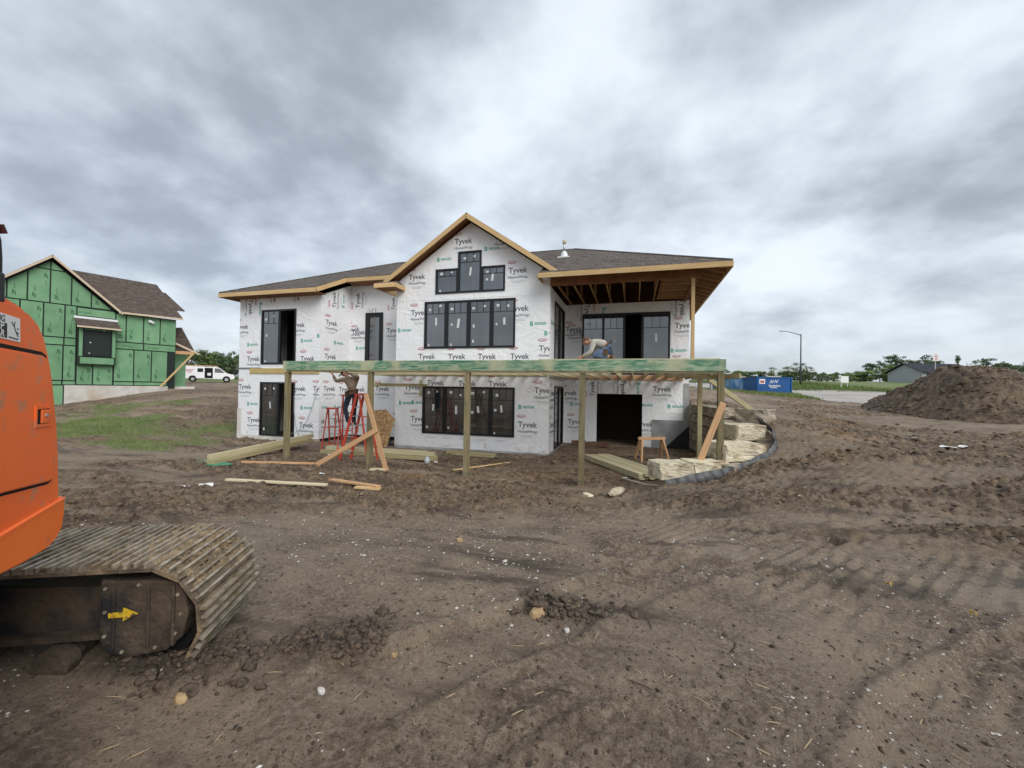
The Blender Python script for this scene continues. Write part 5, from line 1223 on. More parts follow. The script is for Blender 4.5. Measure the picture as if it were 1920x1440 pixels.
# boards lying on the mud in front
def on_ground(x, y, dz=.02): return (x, y, gz(x, y)+dz)
def flat(name, label, cat, x0, y0, x1, y1, w, t, m, group=None, lift=.03):
    zs = [base_z(np.array([x0+(x1-x0)*k/8]), np.array([y0+(y1-y0)*k/8]))[0]+ground_detail(np.array([x0+(x1-x0)*k/8]), np.array([y0+(y1-y0)*k/8]))[0] for k in range(9)]
    A = np.polyfit(np.linspace(0, 1, 9), zs, 1); up = max(z-(A[0]*i/8+A[1]) for i, z in enumerate(zs))*.6+lift
    return lum(name, label, cat, (x0, y0, A[1]+up+t/2-.03), (x1, y1, A[0]+A[1]+up+t/2-.03), w, t, m, group)
flat('board', 'long pale board lying in the mud in front of the deck', 'board', -9.05, 7.5, -6.47, 7.72, .10, .045, white_wood)
flat('board', 'short orange board with its end resting on another scrap', 'board', -6.86, 8.33, -5.25, 7.86, .14, .04, fir, lift=.06)
flat('board', 'short orange scrap under the end of the orange board', 'board', -5.75, 7.75, -5.2, 7.85, .12, .045, pine)
flat('board', 'thin orange board on edge beside the end of the timber pile', 'board', -11.2, 9.75, -9.1, 10.42, .04, .06, fir)
flat('board', 'narrow lath lying behind the third deck post', 'board', -5.05, 11.3, -3.95, 13.3, .07, .03, pine)
flat('board', 'small block of pale wood beside the second deck post', 'wood scrap', -7.2, 10.35, -6.75, 10.5, .14, .05, white_wood)
# stack under the ladders
for k, (y, z, x0, x1) in enumerate(((12.95, .07, -11.1, -6.4), (13.12, .07, -11.05, -6.5), (13.30, .07, -11.1, -6.6), (13.0, .21, -10.9, -6.55), (13.2, .21, -11.0, -6.9))):
    zz_ = gz(-9, 13.1, False)
    lum('plank', 'thick treated plank in the stack under the ladders, %s' % ('front edge', 'middle of the bottom row', 'back of the bottom row', 'top row facing the deck posts', 'top row facing the house')[k], 'plank', (x0, y, zz_+z), (x1, y+.02*k, zz_+z), .16, .13, treated_pale if k > 2 else treated, 'planks stacked under the ladders')
flat('board', 'treated timber lying along the foot of the gabled wall', 'timber', -6.6, 14.2, -4.7, 14.05, .15, .14, treated)
flat('board', 'grey plank lying along the foot of the gabled wall', 'plank', -6.9, 14.5, -5.2, 14.45, .2, .05, post_wood)
# stack of deck boards on the right
e0, e1 = Vector((-1.55, 14.6, gz(-1.2, 14, False)+.02)), Vector((.22, 11.75, gz(.4, 12, False)+.02))
dr_ = (e1-e0).normalized(); sd_ = Vector((-dr_.y, dr_.x, 0))
for lay in range(4):
    for j in range(6):
        o_ = sd_*(.15*j)+Vector((0, 0, .06+.042*lay)); a_ = random.Random(lay*7+j).uniform(-.05, .05)
        lum('deck_plank', 'pale treated deck board in the %s layer of the stack beside the stone wall' % ('bottom', 'second', 'third', 'top')[lay], 'deck board', e0+o_+dr_*a_, e1+o_+dr_*a_, .143, .038, treated_pale, 'deck boards stacked beside the stone wall')
for t in (.15, .8):
    c = e0.lerp(e1, t); lum('bearer', 'short timber bearer under the deck board stack', 'timber', c-sd_*.08+Vector((0, 0, .02)), c+sd_*.85+Vector((0, 0, .02)), .09, .045, treated, 'bearers under the deck board stack')
# leaning fir plank and braces at the second post
lum('plank', 'orange fir plank leaning on the corner deck post', 'plank', (1.28, 10.42, -.45), (1.96, 10.58, 1.40), .14, .04, fir, None, (0, 1, 0))
lum('plank', 'long orange plank leaning up against the second deck post', 'plank', (-6.72, 10.45, gz(-6.7, 10.45)-.03), (-7.52, 10.53, 1.42), .14, .04, fir, None, (0, 1, 0))
lum('plank', 'orange plank propped low across the second deck post', 'plank', (-9.15, 10.4, gz(-9.15, 10.4)), (-7.05, 10.44, .42), .14, .04, fir, None, (0, 1, 0))
# sheet of osb leaning in the recess
mb = MB(); mb.prism([(-10.25, 14.55, -.76), (-9.42, 14.6, -.76), (-9.35, 15.05, .32), (-9.75, 15.02, .72), (-10.6, 14.98, .62)], (0, .015, -.003)); tag(mb.build('osb_sheet', osb), 'broken sheet of strand board leaning beside the gabled wall', 'board')
# saw horse
sh = thing('saw_horse', 'small orange wooden saw horse in front of the dark opening', 'saw horse', (.95, 15.6, gz(.95, 15.6, False)))
zg = gz(.95, 15.6, False)
board('top_beam', (.15, 15.25, zg+.78), (1.05, 15.65, zg+.78), .10, .10, fir, sh)
for s_ in (0, 1):
    c = Vector((.25, 15.29, zg)).lerp(Vector((.95, 15.61, zg)), s_); dx_ = Vector((.91, .41, 0)); nn_ = Vector((-.41, .91, 0)); sg = -1 if s_ == 0 else 1
    for q in (-1, 1): board('leg', c+nn_*(.28*q)+dx_*(.12*sg), c+nn_*(.05*q)+Vector((0, 0, .76)), .10, .06, fir, sh, up=tuple(dx_))
    board('cross_brace', c+nn_*-.17+Vector((0, 0, .42))+dx_*.06*sg, c+nn_*.17+Vector((0, 0, .42))+dx_*.06*sg, .02, .1, pine, sh)
# rubble inside the cove
for i, (x, y, a, lnn, lb) in enumerate(((-1.75, 17.9, .3, .5, 'brown block lying against the wrapped wall left of the dark opening'), (-1.25, 17.95, -.1, .55, 'long brown block lying at the left edge of the dark opening'), (-2.3, 18.3, .1, .6, 'reddish block lying in the corner under the deck'))):
    lum('wood_block', lb, 'wood block', (x-lnn/2*math.cos(a), y-lnn/2*math.sin(a), gz(x, y)+.11), (x+lnn/2*math.cos(a), y+lnn/2*math.sin(a), gz(x, y)+.13), .2, .2, noisy('brown_block', (.11, .06, .04), (.17, .1, .065), 5), 'brown blocks by the opening')
for i, (x, y, a, lnn, m, lb) in enumerate(((1.75, 14.6, .9, 1.1, fir, 'fir offcut tilted against the foot of the stone wall'), (1.55, 14.2, 2.2, .9, post_wood, 'grey offcut lying at the foot of the stone wall'), (1.35, 13.6, -.5, .8, pine, 'pale offcut lying near the saw horse'), (.9, 14.3, .4, .6, white_wood, 'small white offcut near the saw horse'), (1.9, 14.0, 1.4, .9, fir, 'reddish offcut beside the inner deck post'))):
    z_ = gz(x, y); lum('offcut', lb, 'wood scrap', (x-lnn/2*math.cos(a), y-lnn/2*math.sin(a), z_+.04), (x+lnn/2*math.cos(a), y+lnn/2*math.sin(a), z_+.10+.22*(i in (0, 4))), .12, .04, m)
mb = MB(); cc = Vector((1.35, 12.9, gz(1.35, 12.9, False)+.08))
mb.tube([cc+Vector((.42*math.cos(a), .36*math.sin(a), .05*math.sin(3*a)+.05*(a > 6))) for a in np.linspace(0, 12.2, 50)], .045, 8); tag(mb.build('drain_pipe', rubber, smooth=True), 'coil of black drain pipe beside the stack of deck boards', 'pipe')
strapm = plain('white_strap', (.55, .53, .47), .6)
mb = MB(); mb.tube([on_ground(-.15, 11.95, .03), on_ground(-.3, 11.7, .06), on_ground(-.1, 11.4, .05), on_ground(.3, 11.2, .04), on_ground(.6, 11.3, .03)], .012, 6); tag(mb.build('strap', strapm), 'pale packing strap curling from the deck board stack', 'strap')
def slabrock(x, y, sx, sy, sz, m, label, seed, cat='stone'):
    q = random.Random(seed); bm = bmesh.new(); bmesh.ops.create_icosphere(bm, subdivisions=2, radius=.5)
    for v in bm.verts: k = 1+q.uniform(-.16, .16); v.co = Vector((v.co.x*sx*k, v.co.y*sy*k, max(min(v.co.z*1.5, .5), -.5)*sz*k))
    me = bpy.data.meshes.new('stone'); bm.to_mesh(me); bm.free(); me.materials.append(m); o = bpy.data.objects.new('stone', me); COL.objects.link(o)
    o.location = (x, y, gz(x, y)+sz*.2); o.rotation_euler = (q.uniform(-.1, .1), q.uniform(-.1, .1), q.uniform(0, 6)); return tag(o, label, cat)
slabrock(-.35, 9.95, .75, .22, .14, lime, 'flat cream stone in the mud beside the fourth deck post', 1)
slabrock(-1.0, 9.75, .30, .2, .12, lime, 'small cream stone at the foot of the fourth deck post', 2)
ochre = noisy('ochre_stone', (.30, .20, .10), (.42, .31, .18), 9, (1, 1, 1), .9, .5, bscale=20)
for i, (x, y, s_, m, lb) in enumerate(((-.62, 2.83, .085, ochre, 'ochre lump of stone on the dark soil ridge'), (-.40, 2.72, .035, peb, 'bright white chip of stone beside the ochre lump'), (-1.82, 4.26, .06, ochre, 'tan stone on the packed mud beyond the track'), (-2.02, 1.47, .05, ochre, 'yellowish stone beside the excavator track'), (-1.30, 2.13, .035, ochre, 'tan lump among the clods of the ridge'), (2.2, 5.45, .18, clodm, 'dark clod on the packed mud facing the stone wall'), (-1.45, 1.72, .035, peb, 'white chip near the clods by the track'))):
    slabrock(x, y, s_*1.3, s_, s_*.8, m, lb, 20+i)
# litter
def litter(x, y, s_, label, seed, m=paper):
    q = random.Random(seed); mb = MB(); z = gz(x, y)+.03
    P = [(x+s_*math.cos(a)*q.uniform(.6, 1), y+s_*.7*math.sin(a)*q.uniform(.6, 1), z+q.uniform(0, .05)) for a in np.linspace(0, 6.28, 8)[:-1]]
    mb.prism(P, (0, 0, -.008)); return tag(mb.build('litter', m), label, 'litter')
litter(-9.3, 6.75, .16, 'crumpled white scrap in the wet mud left of the long pale board', 1); litter(-9.0, 6.98, .2, 'torn white sheet in the wet mud left of the long pale board', 2)
litter(6.7, 13.0, .2, 'white card lying on the mud facing the soil heap', 3); litter(7.0, 12.2, .22, 'large white card on the mud below the soil heap', 4); litter(7.3, 12.25, .12, 'torn half of the white card below the soil heap', 5)
litter(-8.2, 9.6, .1, 'scrap of white and red wrapper in front of the second deck post', 6); litter(-4.65, 14.05, .16, 'white card leaning by the gabled wall', 7); litter(-6.25, 12.6, .1, 'white paper scrap in front of the plank stack', 8)
litter(-10.2, 12.3, .09, 'white scrap beside the end of the plank stack', 9); litter(1.0, 13.75, .1, 'white scrap beside the saw horse', 10)
leafm = plain('dry_leaf', (.42, .28, .08), .8)
litter(2.0, 4.15, .03, 'dry yellow leaf on the packed mud, upright tip', 11, leafm); litter(2.3, 3.75, .03, 'dry yellow leaf on the packed mud', 12, leafm)
mb = MB(); c0 = Vector((-6.55, 12.55, gz(-6.55, 12.55))); mb.tube([c0, c0+Vector((0, 0, .14)), c0+Vector((0, 0, .2)), c0+Vector((0, 0, .25))], [.09, .1, .05, .035], 10)
tag(mb.build('water_jug', plain('clear_plastic', (.45, .5, .52), .15), smooth=True), 'clear plastic water jug in front of the plank stack', 'jug')
# power cords on the left block
cord = plain('grey_cord', (.28, .29, .28), .6)
for i, P in enumerate((((-14.28, 14.93, 1.2), (-14.25, 14.9, .5), (-14.05, 14.85, -.3), (-13.75, 14.8, -.72)), ((-13.1, 14.93, 1.55), (-13.25, 14.9, .8), (-13.55, 14.85, .05), (-13.95, 14.8, -.35), (-14.45, 14.75, -.52)))):
    tag(MB().tube(P, .012, 6).build('power_cord', cord, smooth=True), ('thin cord hanging beside the lower patio door', 'thin cord looping across the lower wall of the left block')[i], 'cord')

# ------------------------------------------------------------------ people
def skin(name, pts, edges, mat, parent, sub=2):
    """pts: list of (pos, (rx, ry)); first is the root"""
    me = bpy.data.meshes.new(name); me.from_pydata([p for p, r in pts], edges, []); o = bpy.data.objects.new(name, me); COL.objects.link(o)
    m = o.modifiers.new('skin', 'SKIN'); m.use_smooth_shade = True
    for i, (p, r) in enumerate(pts):
        sv = me.skin_vertices[0].data[i]; sv.radius = r if isinstance(r, tuple) else (r, r); sv.use_root = (i == 0)
    s_ = o.modifiers.new('sub', 'SUBSURF'); s_.levels = sub; s_.render_levels = sub
    bpy.context.view_layer.update()
    m2 = bpy.data.meshes.new_from_object(o.evaluated_get(bpy.context.evaluated_depsgraph_get())); m2.name = name
    m2.materials.clear(); m2.materials.append(mat); m2.polygons.foreach_set('use_smooth', [True]*len(m2.polygons))
    bpy.data.objects.remove(o); o = bpy.data.objects.new(name, m2); COL.objects.link(o); adopt(o, parent); return o
def person(label, J, shirt, trousers, boots, hair, loc, beltm=None, face=Vector((-1, 0, 0)), cap=None, grip=Vector((0, 0, -1))):
    o = thing('person', label, 'person', loc); V3 = {k: Vector(v) for k, v in J.items()}; up = (V3['headtop']-V3['head']).normalized(); fc = (face-up*face.dot(up)).normalized()
    pts, ed, ix = [], [], {}
    def P(k, pos, r): ix[k] = len(pts); pts.append((tuple(pos), r)); return k
    def E_(a, b): ed.append((ix[a], ix[b]))
    P('pelvis', V3['pelvis'], .13); P('chest', V3['chest'], (.15, .12)); P('neck', V3['neck'], .055); P('head', V3['head'], (.078, .092)); P('headtop', V3['headtop'], (.062, .075))
    E_('pelvis', 'chest'); E_('chest', 'neck'); E_('neck', 'head'); E_('head', 'headtop')
    P('nose', V3['head']+fc*.105-up*.01, .013); E_('head', 'nose')
    sd3 = up.cross(fc)
    for s_, t in (('l', 1), ('r', -1)):
        P('ear'+s_, V3['head']+sd3*t*.088, .016); E_('head', 'ear'+s_)
        P('sh'+s_, V3['sh'+s_], .062); P('el'+s_, V3['el'+s_], .045); P('wr'+s_, V3['wr'+s_], .030)
        E_('chest', 'sh'+s_); E_('sh'+s_, 'el'+s_); E_('el'+s_, 'wr'+s_)
        d = (V3['wr'+s_]-V3['el'+s_]).normalized(); pm = V3['wr'+s_]+d*.07; P('pa'+s_, pm, (.036, .02)); E_('wr'+s_, 'pa'+s_)
        sw = d.cross(grip); sw = sw.normalized() if sw.length > .1 else d.cross(Vector((1, 0, 0))).normalized(); cu = sw.cross(d)
        for k in range(4):
            off = sw*(.027-.018*k); l1 = (.045, .05, .047, .038)[k]
            P('f%d%s' % (k, s_), pm+off+d*.03, .0095); P('g%d%s' % (k, s_), pm+off+d*(.03+l1)+cu*.02, .008); E_('pa'+s_, 'f%d%s' % (k, s_)); E_('f%d%s' % (k, s_), 'g%d%s' % (k, s_))
        P('t'+s_, pm-d*.02+sw*.045, .011); P('u'+s_, pm+d*.025+sw*.06+cu*.015, .009); E_('pa'+s_, 't'+s_); E_('t'+s_, 'u'+s_)
        P('hip'+s_, V3['hip'+s_], .09); P('kn'+s_, V3['kn'+s_], .062); P('an'+s_, V3['an'+s_], .045); P('toe'+s_, V3['toe'+s_], .04)
        E_('pelvis', 'hip'+s_); E_('hip'+s_, 'kn'+s_); E_('kn'+s_, 'an'+s_); E_('an'+s_, 'toe'+s_)
    skin('body', pts, ed, skinm, o)
    wst = V3['pelvis'].lerp(V3['chest'], .25)
    sp = [(wst, (.165, .135)), (V3['pelvis'].lerp(V3['chest'], .6), (.17, .14)), (V3['chest'], (.185, .145)), (V3['chest'].lerp(V3['neck'], .65), .085)]
    se = [(0, 1), (1, 2), (2, 3)]
    for s_ in 'lr':
        b = len(sp); sp += [(V3['sh'+s_], .085), (V3['sh'+s_].lerp(V3['el'+s_], .5), .074), (V3['el'+s_], .064), (V3['el'+s_].lerp(V3['wr'+s_], .9), .048)]; se += [(2, b), (b, b+1), (b+1, b+2), (b+2, b+3)]
    skin('shirt', [(tuple(p), r) for p, r in sp], se, shirt, o)
    tpt = [(wst-(V3['chest']-V3['pelvis']).normalized()*.02, (.158, .13)), (V3['pelvis'], (.172, .15))]; te = [(0, 1)]
    for s_ in 'lr':
        b = len(tpt); tpt += [(V3['hip'+s_], .115), (V3['hip'+s_].lerp(V3['kn'+s_], .5), .098), (V3['kn'+s_], .082), (V3['kn'+s_].lerp(V3['an'+s_], .5), .075), (V3['an'+s_], .066)]; te += [(1, b)]+[(b+k, b+k+1) for k in range(4)]
    skin('trousers', [(tuple(p), r) for p, r in tpt], te, trousers, o)
    for s_ in 'lr':
        a, t = V3['an'+s_], V3['toe'+s_]; skin('boot', [(tuple(a), .06), (tuple(a.lerp(t, .5)), (.056, .05)), (tuple(t), (.05, .038))], [(0, 1), (1, 2)], boots, o, 1)
    # hair or cap
    bm = bmesh.new(); bmesh.ops.create_icosphere(bm, subdivisions=3, radius=1); M3 = Matrix((sd3, fc, up)).transposed()
    for v in bm.verts: v.co = M3 @ Vector((v.co.x*.092, v.co.y*.108, v.co.z*.105))+V3['head']+up*.035-fc*.012
    kill = [v for v in bm.verts if (v.co-V3['head']).dot(up) < .03 and (v.co-V3['head']).dot(fc) > -.03 or (v.co-V3['head']).dot(up) < -.05]
    bmesh.ops.delete(bm, geom=kill, context='VERTS'); me = bpy.data.meshes.new('hair'); bm.to_mesh(me); bm.free(); me.materials.append(cap or hair); me.polygons.foreach_set('use_smooth', [True]*len(me.polygons))
    h = bpy.data.objects.new('cap' if cap else 'hair', me); COL.objects.link(h); adopt(h, o)
    if cap:
        c = V3['head']+up*.045+fc*.1; MB().prism([c+sd3*.07, c-sd3*.07, c-sd3*.055+fc*.075-up*.015, c+fc*.095-up*.02, c+sd3*.055+fc*.075-up*.015], up*.008).build('cap_brim', cap, o)
    for t in (1, -1):
        c = V3['head']+fc*.083+sd3*.032*t+up*.015; bm = bmesh.new(); bmesh.ops.create_icosphere(bm, subdivisions=1, radius=.011); bmesh.ops.translate(bm, verts=bm.verts, vec=c)
        me = bpy.data.meshes.new('eye'); bm.to_mesh(me); bm.free(); me.materials.append(dark_gap); e2 = bpy.data.objects.new('eye', me); COL.objects.link(e2); adopt(e2, o)
    mo = V3['head']+fc*.088-up*.05; MB().box(mo, (.045, .012, .008), M3).build('mouth', plain('lips', (.30, .12, .09), .6), o)
    if beltm:
        ax = (V3['chest']-V3['pelvis']).normalized(); c = wst-ax*.03; a1 = ax.cross(Vector((0, 1, 0))).normalized(); a2 = ax.cross(a1)
        mb = MB(); n = 16; rr = [(a1*math.cos(2*math.pi*k/n)*.185+a2*math.sin(2*math.pi*k/n)*.155) for k in range(n)]
        for k in range(n):
            p, q = c+rr[k], c+rr[(k+1) % n]; mb.prism([p-ax*.03, q-ax*.03, q+ax*.03, p+ax*.03], rr[k].normalized()*.012)
        b = mb.build('tool_belt', beltm, o)
        for k in (3, 12):
            p = c+rr[k]*1.18-Vector((0, 0, .09)); MB().box(p, (.12, .08, .18)).build('belt_pouch', beltm, b, bevel=.012)
    return o
tan = noisy('khaki_shirt', (.24, .20, .145), (.31, .265, .20), 6, (1, 1, 1), .9, .6, bscale=9, bdist=.03)
cream = noisy('cream_sweatshirt', (.44, .42, .36), (.54, .52, .45), 4, (1, 1, 1), .9, .8, bscale=7, bdist=.04)
navy = noisy('dark_jeans', (.018, .025, .045), (.035, .045, .07), 6, (1, 1, 1), .9, .5, bscale=9)
denim = noisy('blue_jeans', (.085, .13, .22), (.15, .21, .31), 6, (1, 1, 1), .9, .6, bscale=9)
leather = noisy('brown_leather', (.06, .038, .025), (.11, .075, .05), 5, (1, 1, 1), .7, .3)
darkhair = plain('brown_hair', (.10, .055, .03), .8); blackcap = plain('black_cap', (.015, .015, .016), .9)
bx_, by_, bz_ = -.62, 11.0, DZ1+.03
def kp(f, s_, z): return (bx_-f, by_+s_, bz_+z)
K = dict(pelvis=kp(0, 0, .30), chest=kp(.34, 0, .47), neck=kp(.50, 0, .46), head=kp(.60, 0, .45), headtop=kp(.645, 0, .54),
         shl=kp(.40, -.16, .42), ell=kp(.46, -.22, .17), wrl=kp(.68, -.14, .075), shr=kp(.40, .16, .42), elr=kp(.50, .21, .18), wrr=kp(.70, .1, .07),
         hipl=kp(.02, -.10, .24), knl=kp(.40, -.14, .09), anl=kp(.02, -.13, .07), toel=kp(-.13, -.13, .05), hipr=kp(.02, .10, .24), knr=kp(.42, .14, .09), anr=kp(.04, .13, .07), toer=kp(-.11, .13, .05))
person('person in cream sweatshirt and blue jeans kneeling bent forward on the deck', K, cream, denim, leather, darkhair, kp(0, 0, 0), leather, Vector((-.75, 0, -.65)))
M2 = dict(pelvis=(-9.02, 12.1, 1.42), chest=(-9.09, 12.1, 1.80), neck=(-9.21, 12.06, 1.97), head=(-9.31, 12.02, 2.05), headtop=(-9.37, 12.0, 2.13),
          shl=(-9.28, 11.98, 1.88), ell=(-9.55, 11.93, 1.80), wrl=(-9.70, 11.95, 2.02), shr=(-8.92, 12.2, 1.92), elr=(-8.80, 12.02, 1.98), wrr=(-9.0, 11.86, 2.05),
          hipl=(-9.13, 12.06, 1.34), knl=(-9.17, 11.98, .93), anl=(-9.08, 12.0, .50), toel=(-8.94, 12.0, .46), hipr=(-8.95, 12.18, 1.34), knr=(-8.92, 12.12, .95), anr=(-8.98, 12.14, .50), toer=(-8.84, 12.14, .46))
lzA = gz(-8.62, 11.85, False)-.02
dzf = (lzA+.305*4+.02)-.46
M2 = {k: (v[0], v[1]-.17, v[2]) for k, v in M2.items()}
for k in ('anl', 'anr', 'toel', 'toer'): M2[k] = (M2[k][0], M2[k][1], M2[k][2]+dzf)
for k in ('knl', 'knr'): M2[k] = (M2[k][0]-.05, M2[k][1], M2[k][2]+dzf*.4)
person('person in tan shirt and dark jeans on a red ladder, reaching up', M2, tan, navy, leather, darkhair, (-9.0, 11.93, lzA+1.2), leather, Vector((-.8, -.35, .35)), blackcap)
hm = thing('hammer', 'hammer held up under the deck rim by the man on the ladder', 'hammer', (-9.76, 11.8, 2.08))
MB().tube([(-9.70, 11.76, 2.05), (-9.80, 11.8, 2.10)], .014, 8).build('handle', fir, hm); MB().tube([(-9.79, 11.74, 2.095), (-9.81, 11.86, 2.11)], .02, 8).build('hammer_head', steel_dark, hm)

# ------------------------------------------------------------------ van
van = thing('van', 'white work van with open side door parked behind the green house', 'van', (-56.4, 43.9, gz(-56.4, 43.9)+.0), R(50))
VM = wm(van)
def vpart(name, fn, mat, parent=None, **k): mb = MB(); fn(mb); mb.v = [tuple(VM @ Vector(p)) for p in mb.v]; return mb.build(name, mat, parent or van, **k)
sideP = [(-2.85, .42), (2.55, .38), (2.85, .5), (2.85, .85), (2.72, 1.03), (1.95, 1.22), (1.05, 1.98), (.8, 2.05), (-2.75, 2.08), (-2.85, 1.95)]
vbody = vpart('body', lambda m: m.prism([(x, -.98, z) for x, z in sideP], (0, 1.96, 0)), white_paint, bevel=.05)
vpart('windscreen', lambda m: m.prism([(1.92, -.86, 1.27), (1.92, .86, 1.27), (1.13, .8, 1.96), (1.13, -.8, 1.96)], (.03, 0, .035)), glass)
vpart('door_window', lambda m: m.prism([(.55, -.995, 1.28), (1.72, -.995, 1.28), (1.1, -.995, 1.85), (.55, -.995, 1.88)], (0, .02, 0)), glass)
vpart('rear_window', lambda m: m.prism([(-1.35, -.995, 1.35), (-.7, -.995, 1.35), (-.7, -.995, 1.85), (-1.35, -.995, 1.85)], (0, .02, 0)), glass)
vpart('open_doorway', lambda m: m.prism([(-.55, -.992, .5), (.35, -.992, .5), (.35, -.992, 1.92), (-.55, -.992, 1.92)], (0, .02, 0)), dark_gap)
vpart('sliding_door', lambda m: m.prism([(-1.5, -1.06, .5), (-.58, -1.06, .5), (-.58, -1.06, 1.95), (-1.5, -1.06, 1.95)], (0, .05, 0)), white_paint)
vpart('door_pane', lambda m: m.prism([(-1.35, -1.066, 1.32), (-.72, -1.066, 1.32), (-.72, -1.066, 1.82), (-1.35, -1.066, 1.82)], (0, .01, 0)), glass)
vpart('cargo_box', lambda m: m.box((-.05, -.96, 1.05), (.4, .1, .35)), paper)
vpart('bumper', lambda m: m.box((2.86, 0, .52), (.14, 1.9, .22)), rubber, bevel=.02)
for x in (-1.85, 1.9):
    vpart('wheel_arch', lambda m: m.tube([(x, -.984, .40), (x, -.7, .40)], .45, 20), dark_gap)
    for s_ in (-1, 1):
        wh = vpart('tyre', lambda m: m.tube([(x, s_*.87-.125, .36), (x, s_*.87+.125, .36)], .36, 20), rubber); vpart('rim', lambda m: m.tube([(x, s_*1.003, .36), (x, s_*.985, .36)], .2, 14), alu, wh)
for y in (-.6, .6): vpart('roof_rack_rail', lambda m: m.box((-.9, y, 2.2), (3.6, .05, .05)), fir)
for x in (-2.4, -.9, .6): vpart('roof_rack_bar', lambda m: m.box((x, 0, 2.16), (.05, 1.5, .04)), white_paint)
vpart('lettering', lambda m: [m.box((-2.2, -.985, 1.62-.17*k), (.95-.2*k, .01, .07)) for k in range(3)], ink_red)
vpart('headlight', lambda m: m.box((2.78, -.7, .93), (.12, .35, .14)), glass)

# ------------------------------------------------------------------ dumpsters
blue = noisy('dumpster_blue', (.008, .075, .25), (.012, .095, .30), 1.5, (1, 1, 1), .45, .05, c3=(.02, .07, .17), s3=1.2)
blue2 = noisy('faded_dumpster_blue', (.03, .11, .25), (.22, .32, .42), 1.6, (1, 1, .4), .6, .05, lo=.45, hi=.7)
def dumpster(label, A, B, depth, h, m, text, z):
    A, B = Vector((*A, z)), Vector((*B, z)); x = (B-A).normalized(); y = Vector((-x.y, x.x, 0)); ln = (B-A).length
    o = thing('dumpster', label, 'dumpster', A, math.atan2(x.y, x.x)); g = lambda u, v, w: A+x*u+y*v+Vector((0, 0, w))
    def bxp(n, u0, u1, v0, v1, w0, w1, mm, **k): mb = MB(); mb.prism([g(u0, v0, w0), g(u1, v0, w0), g(u1, v1, w0), g(u0, v1, w0)], (0, 0, w1-w0)); return mb.build(n, mm, o, **k)
    bxp('side_wall', 0, ln, 0, .08, .12, h, m); bxp('side_wall', 0, ln, depth-.08, depth, .12, h, m); bxp('end_wall', 0, .08, .08, depth-.08, .12, h, m); bxp('end_wall', ln-.08, ln, .08, depth-.08, .12, h, m)
    bxp('floor_pan', .08, ln-.08, .08, depth-.08, .1, .2, m)
    for v in (-.05, depth-.07): bxp('top_rail', -.05, ln+.05, v, v+.12, h, h+.12, m)
    for u in (-.05, ln-.07): bxp('top_rail', u, u+.12, .07, depth-.07, h-.001, h+.118, m)
    for u in (.05, ln-.17): bxp('corner_rib', u, u+.12, -.06, 0, .12, h, m)
    bxp('base_rail', 0, ln, -.05, .05, 0, .12, m); bxp('base_rail', 0, ln, depth-.05, depth+.05, 0, .12, m)
    bxp('load', .3, ln-.3, .3, depth-.3, .2, h+.02, concrete_warm)
    bxp('scrap_board', ln*.34, ln*.72, .2, .5, h+.1, h+.22, white_wood)
    if text:
        mb = MB(); pl = lambda u, v: g(u, -.012, v); put_text(mb, 'N·N', pl, ln*.36, h*.66, ln*.26, 0, .015, .06, .5); put_text(mb, 'Sanitation', pl, ln*.33, h*.45, ln*.34, 0, .02, 0, .3); bars(mb, pl, ln*.38, h*.36, ln*.2, 0, 1, .06)
        mb.build('lettering', white_paint, o)
        mb = MB(); mb.prism([g(.28, -.014, h*.62), g(.86, -.014, h*.62), g(.86, -.014, h*.93), g(.28, -.014, h*.93)], y*.01); pp = mb.build('notice', paper, o)
        mb = MB(); mb.prism([g(.36, -.018, h*.68), g(.78, -.018, h*.68), g(.78, -.018, h*.84), g(.36, -.018, h*.84)], y*.003); mb.build('notice_print', ink_red, pp)
    return o
dumpster('clean blue dumpster with white script lettering beside the street', (11.75, 47.2), (15.2, 48.25), 2.4, 1.55, blue, True, gz(13.3, 47.6)+.02)
dumpster('faded scuffed blue dumpster behind the lettered one', (10.1, 51.0), (12.6, 51.8), 4.5, 1.45, blue2, False, gz(11.8, 51.3)+.02)

# ------------------------------------------------------------------ street lamp, signs, far houses, utility posts
lx, ly = 23.6, 71.5; lz = gz(lx, ly)-.1
lamp = thing('street_lamp', 'tall black street lamp with curved arm beyond the street', 'street lamp', (lx, ly, lz)); ltop = 10.35
MB().tube([(lx, ly, lz), (lx, ly, lz+.6), (lx, ly, ltop)], [.14, .11, .07], 10).build('pole', steel_dark, lamp, smooth=True)
ar = Vector((-.96, -.28, 0))
MB().tube([Vector((lx, ly, ltop-.15)), Vector((lx, ly, ltop+.1))+ar*.9, Vector((lx, ly, ltop+.35))+ar*1.9, Vector((lx, ly, ltop+.4))+ar*2.4], [.06, .05, .04, .035], 8).build('arm', steel_dark, lamp, smooth=True)
MB().box(Vector((lx, ly, ltop+.42))+ar*2.75, (.75, .3, .12), Matrix.Rotation(math.atan2(ar.y, ar.x), 3, 'Z')).build('lamp_head', noisy('grey_lamp_head', (.3, .3, .31), (.38, .38, .39), 3), lamp, bevel=.03)
sx, sy = 18.57, 33.5; sz = gz(sx, sy)
sg = thing('road_sign', 'small rectangular road sign on a thin post behind the soil heap', 'sign', (sx, sy, sz))
MB().tube([(sx, sy, sz-.1), (sx, sy, 3.9)], .03, 8).build('post', noisy('galvanised', (.4, .4, .42), (.5, .5, .52), 5), sg)
sR = Vector((.94, .34, 0)); sN = Vector((.34, -.94, 0)); sc_ = Vector((sx, sy, 4.08))+sN*.04
